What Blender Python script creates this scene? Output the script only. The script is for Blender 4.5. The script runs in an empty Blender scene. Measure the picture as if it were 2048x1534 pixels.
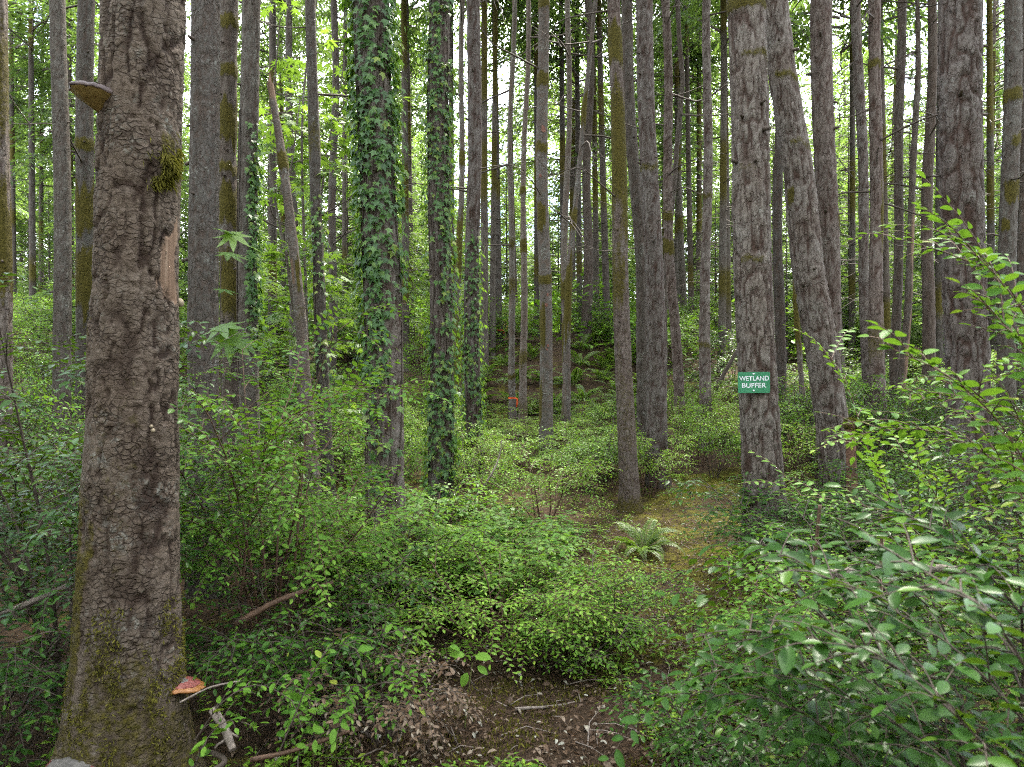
import bpy, math, random
import numpy as np
from mathutils import Vector, Matrix

# ------------------------------------------------------------------ camera, sky, sun, exposure
SC = bpy.context.scene
COL = SC.collection
F, CX, HY, CAMZ = 1384.0, 1024.0, 790.0, 1.5     # focal length, principal column, horizon row in photo pixels; eye height

cam = bpy.data.cameras.new('camera')
cam_ob = bpy.data.objects.new('camera', cam)
COL.objects.link(cam_ob)
cam.sensor_width = 36.0
cam.lens = 36.0 * F / 2048.0
cam.shift_y = (HY - 767.0) / 2048.0
cam.clip_start = 0.05
cam.clip_end = 2000
cam_ob.location = (0, 0, CAMZ)
cam_ob.rotation_euler = (math.radians(90), 0, 0)
cam.dof.use_dof = True
cam.dof.focus_distance = 6.5
cam.dof.aperture_fstop = 6.0
SC.camera = cam_ob

SUN_EL, SUN_AZ = math.radians(62), math.radians(25)   # azimuth from +Y towards +X
world = bpy.data.worlds.new("World")
SC.world = world
world.use_nodes = True
wn, wl = world.node_tree.nodes, world.node_tree.links
for n in list(wn):
    wn.remove(n)
wo = wn.new('ShaderNodeOutputWorld')
bg = wn.new('ShaderNodeBackground')
sky = wn.new('ShaderNodeTexSky')
sky.sky_type = 'NISHITA'
sky.sun_disc = False
sky.sun_elevation = SUN_EL
sky.sun_rotation = SUN_AZ
tcw = wn.new('ShaderNodeTexCoord')
cn = wn.new('ShaderNodeTexNoise')
cn.inputs['Scale'].default_value = 2.6
cn.inputs['Detail'].default_value = 7
cr = wn.new('ShaderNodeValToRGB')
cr.color_ramp.elements[0].position = 0.34
cr.color_ramp.elements[1].position = 0.52
cm = wn.new('ShaderNodeMix')
cm.data_type = 'RGBA'
cm.inputs[7].default_value = (8.0, 8.3, 8.8, 1)      # cloud white, in the sky's own units
wl.new(tcw.outputs['Generated'], cn.inputs['Vector'])
wl.new(cn.outputs['Fac'], cr.inputs['Fac'])
wl.new(cr.outputs['Color'], cm.inputs[0])
wl.new(sky.outputs['Color'], cm.inputs[6])
wl.new(cm.outputs[2], bg.inputs['Color'])
bg.inputs['Strength'].default_value = 0.10
wl.new(bg.outputs[0], wo.inputs['Surface'])

sun = bpy.data.lights.new('sun', 'SUN')
sun.energy = 5.0
sun.angle = math.radians(10)
sun.color = (1.0, 0.94, 0.84)
sun_ob = bpy.data.objects.new('sun', sun)
COL.objects.link(sun_ob)
sd = Vector((math.sin(SUN_AZ) * math.cos(SUN_EL), math.cos(SUN_AZ) * math.cos(SUN_EL), math.sin(SUN_EL)))
sun_ob.rotation_euler = (-sd).to_track_quat('-Z', 'Y').to_euler()

vs = SC.view_settings
vs.view_transform = 'Standard'
vs.look = 'None'
vs.gamma = 1.0
vs.use_curve_mapping = False
vs.exposure = 3.5
SC.render.engine = 'CYCLES'
SC.cycles.filter_width = 1.1
SC.cycles.use_denoising = False
SC.cycles.max_bounces = 6
SC.cycles.diffuse_bounces = 1
SC.cycles.glossy_bounces = 2
SC.cycles.transmission_bounces = 4
SC.cycles.transparent_max_bounces = 4

rng = np.random.default_rng(11)
random.seed(11)

# ------------------------------------------------------------------ helpers: places, noise, meshes, objects
def at(px, py, d):
    return np.array(((px - CX) / F * d, d, CAMZ + (HY - py) / F * d))

def _h(ix, iy, iz, seed):
    n = (ix.astype(np.int64) * 374761393 + iy.astype(np.int64) * 668265263 + iz.astype(np.int64) * 2147483647 + seed * 1274126177) & 0xffffffff
    n = ((n ^ (n >> 13)) * 1274126177) & 0xffffffff
    n = ((n ^ (n >> 16)) * 2246822519) & 0xffffffff
    return ((n ^ (n >> 15)) & 0xffffff) / float(0xffffff)

def vnoise(x, y, z, seed=0):
    x, y, z = np.broadcast_arrays(np.asarray(x, float), np.asarray(y, float), np.asarray(z, float))
    ix, iy, iz = np.floor(x), np.floor(y), np.floor(z)
    fx, fy, fz = x - ix, y - iy, z - iz
    fx, fy, fz = fx * fx * (3 - 2 * fx), fy * fy * (3 - 2 * fy), fz * fz * (3 - 2 * fz)
    r = 0
    for a in (0, 1):
        wx = fx if a else 1 - fx
        for b in (0, 1):
            wy = fy if b else 1 - fy
            for c in (0, 1):
                wz = fz if c else 1 - fz
                r = r + wx * wy * wz * _h(ix + a, iy + b, iz + c, seed)
    return r

def fbm(x, y, z, seed=0, octs=3):
    r, a, t = 0, 0.5, 0
    for o in range(octs):
        r = r + a * vnoise(np.asarray(x) * 2 ** o, np.asarray(y) * 2 ** o, np.asarray(z) * 2 ** o, seed + o * 7)
        t += a
        a *= 0.5
    return r / t

def cells(u, v, nu, seed):
    """F2-F1 and a value per cell for jittered cells on a tube; u runs 0..nu and wraps"""
    iu, iv = np.floor(u), np.floor(v)
    f1 = np.full(u.shape, 9.0)
    f2 = np.full(u.shape, 9.0)
    val = np.zeros(u.shape)
    z = np.zeros(u.shape)
    for a in (-1, 0, 1):
        for b in (-1, 0, 1):
            cu, cv = iu + a, iv + b
            w = np.mod(cu, nu)
            px = cu + _h(w, cv, z, seed)
            pv = cv + _h(w, cv, z + 1, seed)
            dd = np.sqrt((px - u) ** 2 + (pv - v) ** 2)
            k = _h(w, cv, z + 2, seed)
            near = dd < f1
            f2 = np.where(near, f1, np.minimum(f2, dd))
            val = np.where(near, k, val)
            f1 = np.where(near, dd, f1)
    return f2 - f1, val

def sstep(a, b, x):
    t = np.clip((x - a) / (b - a), 0, 1)
    return t * t * (3 - 2 * t)

_yy = np.arange(-60, 420, 0.25)
_prof = np.interp(_yy, [-60, 6.2, 8.5, 10, 12, 14, 16.5, 19, 22, 30, 60, 120, 420],
                  [0, 0, 0.16, 0.45, 0.68, 0.95, 2.0, 3.0, 3.5, 4.1, 6, 9, 18])
_k = np.exp(-np.linspace(-2, 2, 11) ** 2)
_prof = np.convolve(np.pad(_prof, 5, mode='edge'), _k / _k.sum(), mode='valid')

def ground(x, y):
    x = np.asarray(x, float)
    y = np.asarray(y, float)
    side = 1 - 0.22 * sstep(2.0, 7.0, x - y * 0.1)
    h = np.interp(y, _yy, _prof) * side
    h = h + (fbm(x * 0.5 + 30, y * 0.5 + 40, x * 0, 3) - 0.5) * 0.22 * sstep(2, 9, np.hypot(x, y))
    h = h + (fbm(x * 2.2 + 30, y * 2.2 + 40, x * 0, 5) - 0.5) * 0.07
    return h

def gz(x, y):
    return float(ground(np.array([x]), np.array([y]))[0])

PATH = np.array([[0.35, 0.0], [0.28, 2.6], [0.55, 3.4], [0.95, 4.3], [1.35, 5.4], [1.75, 6.6], [2.1, 8.0], [2.9, 9.5]])
def path_dist(x, y):
    x = np.asarray(x, float)
    y = np.asarray(y, float)
    best = np.full(x.shape, 1e9)
    for a, b in zip(PATH[:-1], PATH[1:]):
        ab = b - a
        t = np.clip(((x - a[0]) * ab[0] + (y - a[1]) * ab[1]) / (ab @ ab), 0, 1)
        best = np.minimum(best, np.hypot(x - a[0] - t * ab[0], y - a[1] - t * ab[1]))
    return best

class MB:
    """collects vertices and faces for one mesh object"""
    def __init__(self):
        self.v, self.ls, self.sz, self.mi, self.sm, self.n = [], [], [], [], [], 0
        self.at = {}
    def add(self, v, f, mi=0, smooth=True, **attrs):
        v = np.asarray(v, np.float64).reshape(-1, 3)
        f = np.asarray(f, np.int64)
        if len(v) == 0:
            return
        self.v.append(v)
        self.ls.append((f + self.n).ravel())
        self.sz.append(np.full(len(f), f.shape[1]))
        self.mi.append(np.full(len(f), mi))
        self.sm.append(np.full(len(f), smooth))
        for k in set(self.at) | set(attrs):
            self.at.setdefault(k, [np.zeros(self.n)] if self.n else [])
            a = attrs.get(k, 0.0)
            self.at[k].append(np.broadcast_to(np.asarray(a, float), (len(v),)))
        self.n += len(v)
    def mesh(self, name, mats):
        me = bpy.data.meshes.new(name)
        if self.n:
            v = np.concatenate(self.v)
            ls = np.concatenate(self.ls)
            sz = np.concatenate(self.sz)
            me.vertices.add(len(v))
            me.vertices.foreach_set('co', v.astype(np.float32).ravel())
            me.loops.add(len(ls))
            me.loops.foreach_set('vertex_index', ls.astype(np.int32))
            me.polygons.add(len(sz))
            st = np.concatenate([[0], np.cumsum(sz)[:-1]])
            me.polygons.foreach_set('loop_start', st.astype(np.int32))
            me.polygons.foreach_set('loop_total', sz.astype(np.int32))
            me.polygons.foreach_set('material_index', np.concatenate(self.mi).astype(np.int32))
            me.polygons.foreach_set('use_smooth', np.concatenate(self.sm))
            for k, a in self.at.items():
                at_ = me.attributes.new(k, 'FLOAT', 'POINT')
                at_.data.foreach_set('value', np.concatenate(a).astype(np.float32))
            me.update(calc_edges=True)
        for m in mats:
            me.materials.append(m)
        return me

def link(name, data, parent=None, loc=None, mat4=None):
    o = bpy.data.objects.new(name, data)
    COL.objects.link(o)
    if parent is not None:
        o.parent = parent
    if mat4 is not None:
        o.matrix_basis = mat4
    if loc is not None:
        o.location = loc
    return o

def tag(o, label=None, cat=None, group=None, kind=None):
    for k, v in (('label', label), ('category', cat), ('group', group), ('kind', kind)):
        if v:
            o[k] = v
    return o

def thing(name, loc, label, cat, group=None):
    return tag(link(name, None, loc=loc), label, cat, group)

def tube(mb, pts, r0, r1, sides=5, mi=0, cap=False, wob=0.0, **attrs):
    P = np.asarray(pts, float)
    n = len(P)
    T = np.gradient(P, axis=0)
    T /= np.linalg.norm(T, axis=1)[:, None] + 1e-9
    ref = np.where(np.abs(T[:, 2:3]) < 0.9, np.array([[0, 0, 1.0]]), np.array([[1.0, 0, 0]]))
    A = np.cross(T, ref)
    A /= np.linalg.norm(A, axis=1)[:, None] + 1e-9
    B = np.cross(T, A)
    r = np.linspace(r0, r1, n)[:, None, None]
    if wob:
        r = r * (1 + wob * (rng.random((n, 1, 1)) - 0.5))
    th = np.linspace(0, 2 * math.pi, sides, endpoint=False)
    ring = np.cos(th)[None, :, None] * A[:, None, :] + np.sin(th)[None, :, None] * B[:, None, :]
    if wob:
        ring = ring * (1 + wob * (rng.random((n, sides, 1)) - 0.5))
    V = P[:, None, :] + r * ring
    i = np.arange(n - 1)[:, None] * sides
    j = np.arange(sides)[None, :]
    j2 = (j + 1) % sides
    q = np.stack([i + j, i + j2, i + sides + j2, i + sides + j], -1).reshape(-1, 4)
    if cap:
        V = np.concatenate([V.reshape(-1, 3), P[:1], P[-1:]])
        mb.add(V, q, mi, **attrs)
        c0, c1 = n * sides, n * sides + 1
        jj = np.arange(sides)
        base = mb.n - len(V)
        tri = np.concatenate([np.stack([np.full(sides, c0), (jj + 1) % sides, jj], -1),
                              np.stack([np.full(sides, c1), (n - 1) * sides + jj, (n - 1) * sides + (jj + 1) % sides], -1)]) + base
        mb.ls.append(tri.ravel())
        mb.sz.append(np.full(len(tri), 3))
        mb.mi.append(np.full(len(tri), mi))
        mb.sm.append(np.full(len(tri), False))
    else:
        mb.add(V.reshape(-1, 3), q, mi, **attrs)

def curve_pts(pts, n):
    P = np.asarray(pts, float)
    if len(P) < 3:
        t = np.linspace(0, 1, n)[:, None]
        return P[0] * (1 - t) + P[-1] * t
    s = np.concatenate([[0], np.cumsum(np.linalg.norm(np.diff(P, axis=0), axis=1))])
    E = np.concatenate([[2 * P[0] - P[1]], P, [2 * P[-1] - P[-2]]])
    u = np.linspace(0, s[-1], n)
    k = np.clip(np.searchsorted(s, u, side='right') - 1, 0, len(P) - 2)
    t = ((u - s[k]) / (s[k + 1] - s[k] + 1e-9))[:, None]
    a, b, c, d = E[k], E[k + 1], E[k + 2], E[k + 3]
    return 0.5 * (2 * b + (c - a) * t + (2 * a - 5 * b + 4 * c - d) * t * t + (3 * b - a - 3 * c + d) * t ** 3)

# ------------------------------------------------------------------ materials
def new_mat(name):
    m = bpy.data.materials.new(name)
    m.use_nodes = True
    nt = m.node_tree
    for n in list(nt.nodes):
        nt.nodes.remove(n)
    return m, nt

class NB:
    """short hand for building node trees"""
    def __init__(self, nt):
        self.nt = nt
    def n(self, t, **kw):
        x = self.nt.nodes.new(t)
        for k, v in kw.items():
            setattr(x, k, v)
        return x
    def l(self, a, b):
        self.nt.links.new(a, b)
    def noise(self, vec, scale, detail=3, rough=0.55):
        x = self.n('ShaderNodeTexNoise')
        x.inputs['Scale'].default_value = scale
        x.inputs['Detail'].default_value = detail
        x.inputs['Roughness'].default_value = rough
        self.l(vec, x.inputs['Vector'])
        return x.outputs['Fac']
    def ramp(self, fac, stops):
        x = self.n('ShaderNodeValToRGB')
        e = x.color_ramp.elements
        while len(e) > 1:
            e.remove(e[-1])
        if max(max(c) for _, c in stops) < 1.0:        # colours were picked for a brighter wood: bring them to real values
            stops = [(p, tuple(q * ALBEDO for q in c)) for p, c in stops]
        e[0].position = stops[0][0]
        e[0].color = (*stops[0][1], 1)
        for p, c in stops[1:]:
            q = e.new(p)
            q.color = (*c, 1)
        self.l(fac, x.inputs['Fac'])
        return x.outputs['Color']
    def step(self, fac, a, b):
        x = self.n('ShaderNodeMapRange')
        x.inputs['From Min'].default_value = a
        x.inputs['From Max'].default_value = b
        self.l(fac, x.inputs['Value'])
        return x.outputs['Result']
    def mix(self, fac, a, b, mode='MIX'):
        x = self.n('ShaderNodeMix', data_type='RGBA', blend_type=mode)
        for s, v in ((x.inputs[0], fac), (x.inputs[6], a), (x.inputs[7], b)):
            if isinstance(v, (int, float)):
                s.default_value = v
            elif isinstance(v, tuple):
                s.default_value = (*v, 1)
            else:
                self.l(v, s)
        return x.outputs[2]
    def math(self, op, a, b=None):
        x = self.n('ShaderNodeMath', operation=op)
        for s, v in ((x.inputs[0], a), (x.inputs[1], b)):
            if v is None:
                continue
            if isinstance(v, (int, float)):
                s.default_value = v
            else:
                self.l(v, s)
        return x.outputs[0]
    def attr(self, name):
        return self.n('ShaderNodeAttribute', attribute_name=name).outputs['Fac']
    def objpos(self, scale=(1, 1, 1)):
        tc = self.n('ShaderNodeTexCoord')
        mp = self.n('ShaderNodeMapping')
        mp.inputs['Scale'].default_value = scale
        self.l(tc.outputs['Object'], mp.inputs['Vector'])
        return mp.outputs[0]
    def finish(self, color, rough=0.8, bump=None, bump_d=0.01, spec=0.3, bump_s=1.0):
        p = self.n('ShaderNodeBsdfPrincipled')
        o = self.n('ShaderNodeOutputMaterial')
        if isinstance(color, tuple):
            p.inputs['Base Color'].default_value = (*color, 1)
        else:
            self.l(color, p.inputs['Base Color'])
        if isinstance(rough, (int, float)):
            p.inputs['Roughness'].default_value = rough
        else:
            self.l(rough, p.inputs['Roughness'])
        p.inputs['Specular IOR Level'].default_value = spec
        if bump is not None:
            b = self.n('ShaderNodeBump')
            b.inputs['Distance'].default_value = bump_d
            b.inputs['Strength'].default_value = bump_s
            self.l(bump, b.inputs['Height'])
            self.l(b.outputs[0], p.inputs['Normal'])
        self.l(p.outputs[0], o.inputs['Surface'])
        return p, o

MOSS_STOPS = [(0.25, (0.028, 0.026, 0.006)), (0.5, (0.075, 0.062, 0.012)), (0.75, (0.14, 0.115, 0.022))]

def bark_mat(name, c_dark, c_mid, c_light, crack=(0.035, 0.02, 0.016), cellscale=22.0, stretch=0.22, bumpd=0.012, lichen=0.35):
    m, nt = new_mat(name)
    b = NB(nt)
    p0 = b.objpos()
    ps = b.objpos((1, 1, stretch))
    ph = b.objpos((1, 1, 2.6))
    big = b.noise(p0, 2.3, 4)
    mid = b.noise(ps, 26, 4, 0.65)
    fine = b.noise(ph, 75, 4, 0.7)
    col = b.ramp(mid, [(0.3, c_dark), (0.5, c_mid), (0.72, c_light)])
    col = b.mix(b.step(big, 0.35, 0.7), col, b.mix(1.0, col, (0.84, 0.78, 0.74), 'MULTIPLY'))
    col = b.mix(1.0, col, b.ramp(fine, [(0.25, (0.62, 0.60, 0.59)), (0.5, (1, 1, 1)), (0.75, (1.3, 1.28, 1.28))]), 'MULTIPLY')
    oi = b.n('ShaderNodeObjectInfo')
    col = b.mix(1.0, col, b.ramp(oi.outputs['Random'], [(0.0, (1.12, 1.0, 0.92)), (0.35, (0.80, 0.80, 0.80)), (0.7, (1.16, 1.14, 1.08)), (1.0, (0.88, 0.80, 0.75))]), 'MULTIPLY')
    # pale lichen flecks
    lich = b.math('MULTIPLY', b.step(b.noise(p0, 5.0, 5, 0.7), 0.5, 0.68), b.step(b.noise(p0, 48, 3, 0.7), 0.5, 0.6))
    col = b.mix(b.math('MULTIPLY', lich, lichen), col, (0.27, 0.29, 0.26))
    # furrows: the built ones (attribute) and a finer net
    vo = b.n('ShaderNodeTexVoronoi', feature='DISTANCE_TO_EDGE')
    vo.inputs['Scale'].default_value = cellscale
    wv = b.n('ShaderNodeMix', data_type='VECTOR')
    wv.inputs[0].default_value = 0.05
    b.l(ps, wv.inputs[4])
    nz = b.n('ShaderNodeTexNoise')
    nz.inputs['Scale'].default_value = 18
    b.l(p0, nz.inputs['Vector'])
    b.l(nz.outputs['Color'], wv.inputs[5])
    b.l(wv.outputs[1], vo.inputs['Vector'])
    net = b.step(vo.outputs['Distance'], 0.13, 0.02)
    netm = b.math('MULTIPLY', net, b.step(b.noise(p0, 9, 3), 0.35, 0.6))
    ck = b.math('MAXIMUM', b.attr('crack'), b.math('MULTIPLY', netm, 0.75))
    col = b.mix(b.math('MULTIPLY', ck, 0.9), col, b.mix(b.noise(p0, 30, 2), crack, (crack[0] * 1.9, crack[1] * 1.7, crack[2] * 1.6)))
    moss = b.step(b.math('ADD', b.attr('moss'), b.math('MULTIPLY', b.math('SUBTRACT', b.noise(p0, 34, 4, 0.7), 0.5), 0.9)), 0.38, 0.62)
    mcol = b.ramp(b.noise(p0, 60, 4, 0.7), MOSS_STOPS)
    col = b.mix(moss, col, mcol)
    wood = b.attr('wound')
    wcol = b.ramp(b.noise(b.objpos((1, 1, 0.06)), 70, 3), [(0.3, (0.125, 0.078, 0.052)), (0.55, (0.19, 0.125, 0.086)), (0.75, (0.25, 0.18, 0.13))])
    col = b.mix(wood, col, wcol)
    h = b.math('ADD', b.math('MULTIPLY', fine, 0.45), b.math('MULTIPLY', mid, 0.5))
    h = b.math('SUBTRACT', h, b.math('MULTIPLY', netm, 0.8))
    h = b.math('ADD', h, b.math('MULTIPLY', moss, b.noise(p0, 120, 3)))
    h = b.math('MULTIPLY', h, b.math('SUBTRACT', 1.0, wood))
    b.finish(col, 0.88, h, bumpd, 0.12)
    return m

def leaf_mat(name, stops, rough=0.38, trans=0.35, tr_col=(0.22, 0.40, 0.02), spec=0.5, vein=True):
    m, nt = new_mat(name)
    b = NB(nt)
    oi = b.n('ShaderNodeObjectInfo')
    ob_t = b.n('ShaderNodeAttribute', attribute_type='OBJECT', attribute_name='tint').outputs['Fac']
    t = b.math('ADD', b.math('ADD', b.attr('tint'), ob_t), b.math('MULTIPLY', b.math('SUBTRACT', oi.outputs['Random'], 0.5), 0.3))
    col = b.ramp(t, stops)
    if vein:
        nz = b.noise(b.objpos(), 55, 2)
        col = b.mix(0.6, col, b.ramp(nz, [(0.3, (0.75, 0.78, 0.72)), (0.7, (1.15, 1.12, 1.12))]), 'MULTIPLY')
    p, o = b.finish(col, rough, None, spec=spec)
    tr = b.n('ShaderNodeBsdfTranslucent')
    b.l(b.mix(0.5, col, tr_col), tr.inputs['Color'])
    mx = b.n('ShaderNodeMixShader')
    mx.inputs[0].default_value = trans
    b.l(p.outputs[0], mx.inputs[1])
    b.l(tr.outputs[0], mx.inputs[2])
    b.l(mx.outputs[0], o.inputs['Surface'])
    return m

def plain_mat(name, c0, c1, scale=20, rough=0.8, stretch=(1, 1, 1), bumpd=0.004, spec=0.3):
    m, nt = new_mat(name)
    b = NB(nt)
    nz = b.noise(b.objpos(stretch), scale, 4, 0.65)
    b.finish(b.ramp(nz, [(0.3, c0), (0.7, c1)]), rough, nz, bumpd, spec)
    return m

ALBEDO = 0.62
M = {}
M['bark_big'] = bark_mat('scaly_brown_bark', (0.100, 0.078, 0.060), (0.148, 0.119, 0.094), (0.210, 0.177, 0.148), (0.013, 0.008, 0.006), 36, 1.3, 0.008, 0.4)
M['bark_fir'] = bark_mat('furrowed_grey_bark', (0.118, 0.104, 0.096), (0.168, 0.151, 0.141), (0.222, 0.203, 0.192), (0.020, 0.011, 0.008), 26, 0.25, 0.010, 0.3)
M['bark_grey'] = bark_mat('fine_grey_bark', (0.064, 0.060, 0.054), (0.106, 0.100, 0.092), (0.153, 0.146, 0.136), (0.03, 0.023, 0.019), 34, 0.3, 0.008, 0.45)
M['bark_alder'] = bark_mat('pale_alder_bark', (0.085, 0.078, 0.071), (0.145, 0.136, 0.125), (0.212, 0.206, 0.191), (0.05, 0.038, 0.03), 18, 1.6, 0.004, 0.8)
M['bark_far'] = bark_mat('distant_bark', (0.060, 0.053, 0.047), (0.098, 0.088, 0.079), (0.140, 0.128, 0.117), (0.03, 0.022, 0.017), 20, 0.18, 0.012, 0.2)
M['twig'] = plain_mat('twig_bark', (0.04, 0.028, 0.02), (0.10, 0.075, 0.058), 40, 0.8, (1, 1, 1))
M['twig_red'] = plain_mat('reddish_twig_bark', (0.06, 0.03, 0.018), (0.15, 0.085, 0.05), 40, 0.7)
M['twig_grey'] = plain_mat('weathered_twig', (0.12, 0.095, 0.08), (0.30, 0.25, 0.21), 60, 0.85)
M['twig_green'] = plain_mat('green_shoot', (0.10, 0.13, 0.03), (0.19, 0.20, 0.06), 30, 0.6)
M['deadwood'] = plain_mat('dead_wood', (0.07, 0.035, 0.022), (0.26, 0.14, 0.09), 14, 0.85, (1, 1, 1), 0.01)

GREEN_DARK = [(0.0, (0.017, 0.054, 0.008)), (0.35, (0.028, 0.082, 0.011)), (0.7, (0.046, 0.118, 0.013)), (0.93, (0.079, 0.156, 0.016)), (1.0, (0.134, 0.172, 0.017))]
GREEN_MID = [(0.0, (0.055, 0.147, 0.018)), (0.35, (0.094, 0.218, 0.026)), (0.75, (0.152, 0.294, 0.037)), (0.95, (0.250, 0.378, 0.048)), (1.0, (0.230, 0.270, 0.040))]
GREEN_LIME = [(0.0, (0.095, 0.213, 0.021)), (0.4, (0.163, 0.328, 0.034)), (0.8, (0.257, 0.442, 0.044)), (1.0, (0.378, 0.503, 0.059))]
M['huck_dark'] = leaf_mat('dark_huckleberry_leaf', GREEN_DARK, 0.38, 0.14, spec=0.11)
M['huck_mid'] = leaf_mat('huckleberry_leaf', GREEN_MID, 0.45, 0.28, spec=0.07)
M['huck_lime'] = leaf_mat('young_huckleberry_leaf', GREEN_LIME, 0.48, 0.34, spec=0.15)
M['salal'] = leaf_mat('salal_leaf', [(0.0, (0.072, 0.176, 0.029)), (0.5, (0.130, 0.280, 0.044)), (0.9, (0.221, 0.377, 0.058)), (1.0, (0.260, 0.351, 0.065))], 0.5, 0.42, spec=0.22)
M['ivy'] = leaf_mat('ivy_leaf', [(0.0, (0.030, 0.085, 0.020)), (0.4, (0.052, 0.135, 0.028)), (0.8, (0.095, 0.20, 0.036)), (1.0, (0.19, 0.26, 0.03))], 0.45, 0.35, spec=0.28)
M['maple'] = leaf_mat('maple_leaf', [(0.0, (0.075, 0.16, 0.025)), (0.5, (0.12, 0.23, 0.035)), (1.0, (0.19, 0.30, 0.045))], 0.5, 0.5, (0.26, 0.42, 0.03))
M['needle'] = leaf_mat('hemlock_needles', [(0.0, (0.032, 0.070, 0.020)), (0.5, (0.058, 0.112, 0.026)), (1.0, (0.105, 0.165, 0.034))], 0.6, 0.40, (0.18, 0.29, 0.04), 0.3, False)
M['fern'] = leaf_mat('fern_pinna', [(0.0, (0.075, 0.14, 0.018)), (0.5, (0.13, 0.22, 0.03)), (1.0, (0.21, 0.29, 0.045))], 0.45, 0.4)
M['brown'] = leaf_mat('dead_brown_leaf', [(0.0, (0.07, 0.038, 0.02)), (0.4, (0.13, 0.075, 0.04)), (0.75, (0.21, 0.14, 0.09)), (1.0, (0.36, 0.31, 0.24))], 0.6, 0.25, (0.2, 0.1, 0.04), 0.3)
M['litter'] = leaf_mat('leaf_litter', [(0.0, (0.06, 0.036, 0.022)), (0.45, (0.14, 0.085, 0.05)), (0.75, (0.24, 0.18, 0.13)), (0.9, (0.33, 0.31, 0.25)), (1.0, (0.42, 0.42, 0.36))], 0.7, 0.15, (0.2, 0.1, 0.04), 0.25)
M['moss'] = leaf_mat('moss', [(0.0, (0.06, 0.056, 0.008)), (0.5, (0.14, 0.13, 0.018)), (1.0, (0.25, 0.23, 0.036))], 0.8, 0.3, (0.2, 0.2, 0.02), 0.15, False)

# ------------------------------------------------------------------ leaf shapes: base at the origin, tip along +X, face up +Z
def leaf_hi(w, fold=0.25, curl=0.12, teeth=0.0):
    xs = np.array([0.0, 0.16, 0.4, 0.66, 0.86, 1.0])
    ws = np.array([0.02, 0.62, 1.0, 0.88, 0.5, 0.0]) * w / 2
    if teeth:
        ws[1:5] *= np.array([1.1, 0.75, 1.25, 0.7])
    v, f = [], []
    for x, a in zip(xs[:-1], ws[:-1]):
        z = -curl * x * x
        v += [(x, a, z + fold * a), (x, 0, z), (x, -a, z + fold * a)]
    v.append((1.0, 0, -curl))
    for k in range(4):
        a = 3 * k
        f += [(a, a + 1, a + 4), (a, a + 4, a + 3), (a + 1, a + 2, a + 5), (a + 1, a + 5, a + 4)]
    f += [(12, 13, 15), (13, 14, 15)]
    return np.array(v), np.array(f)[:, ::-1]

def leaf_lo(w, fold=0.3, curl=0.1):
    v = np.array([(0, 0, 0), (0.45, w / 2, fold * w / 2), (0.45, -w / 2, fold * w / 2), (1, 0, -curl), (0.5, 0, -curl * 0.2)])
    return v, np.array([(0, 4, 1), (4, 3, 1), (0, 2, 4), (4, 2, 3)])

def leaf_min(w):
    v = np.array([(0, 0, 0), (0.5, w / 2, 0.05), (0.5, -w / 2, 0.05), (1, 0, -0.08)])
    return v, np.array([(0, 3, 1), (0, 2, 3)])

def leaf_lobed(lobes, notch, droop=0.15):
    """palmate leaf; lobes = (angle in degrees, reach); stalk at the origin"""
    c = np.array([0.18, 0.0])
    ring = []
    for i, (a, r) in enumerate(lobes):
        ar = math.radians(a)
        d = np.array([math.cos(ar), math.sin(ar)])
        n = np.array([-d[1], d[0]])
        ring += [c + d * r * 0.62 - n * 0.10 * r, c + d * r, c + d * r * 0.62 + n * 0.10 * r]
        if i < len(lobes) - 1:
            am = math.radians((a + lobes[i + 1][0]) / 2)
            ring.append(c + np.array([math.cos(am), math.sin(am)]) * notch * (r + lobes[i + 1][1]) / 2)
    ring.append(np.array([0.0, 0.0]))
    v = [(c[0], c[1], 0.02)] + [(p[0], p[1], -droop * ((p[0] - c[0]) ** 2 + p[1] ** 2) + 0.03 * (i % 2)) for i, p in enumerate(ring)]
    n = len(ring)
    return np.array(v), np.array([(0, 1 + i, 1 + (i + 1) % n) for i in range(n)])

L_HI = leaf_hi(0.46)
L_LO = leaf_lo(0.46)
L_MIN = leaf_min(0.30)
L_SALAL = leaf_hi(0.62, 0.18, 0.15)
L_SALAL_LO = leaf_lo(0.62, 0.2, 0.12)
L_IVY = leaf_lobed([(-128, 0.42), (-62, 0.62), (0, 0.85), (62, 0.62), (128, 0.42)], 0.50)
L_MAPLE = leaf_lobed([(-125, 0.45), (-80, 0.7), (-38, 0.9), (0, 1.0), (38, 0.9), (80, 0.7), (125, 0.45)], 0.42)
L_DRY = leaf_hi(0.5, 0.6, 0.3)
L_HOLLY = leaf_hi(0.6, 0.4, 0.2, 1.0)

class Leaves:
    """a list of leaf placements that can be baked into one mesh or set out as single objects"""
    def __init__(self):
        self.P, self.X, self.Z, self.S, self.T = [], [], [], [], []
    def add(self, P, X, Z, S, T=None):
        P = np.atleast_2d(P)
        n = len(P)
        self.P.append(P)
        self.X.append(np.broadcast_to(np.atleast_2d(X), (n, 3)))
        self.Z.append(np.broadcast_to(np.atleast_2d(Z), (n, 3)))
        self.S.append(np.broadcast_to(np.atleast_1d(S), (n,)))
        self.T.append(rng.random(n) if T is None else np.clip(np.broadcast_to(np.atleast_1d(T), (n,)), 0, 1))
    def arrays(self):
        P, X, Z, S, T = (np.concatenate(a) for a in (self.P, self.X, self.Z, self.S, self.T))
        X = X / (np.linalg.norm(X, axis=1)[:, None] + 1e-9)
        Y = np.cross(Z, X)
        Y /= np.linalg.norm(Y, axis=1)[:, None] + 1e-9
        Z = np.cross(X, Y)
        return P, X, Y, Z, S, T

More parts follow.
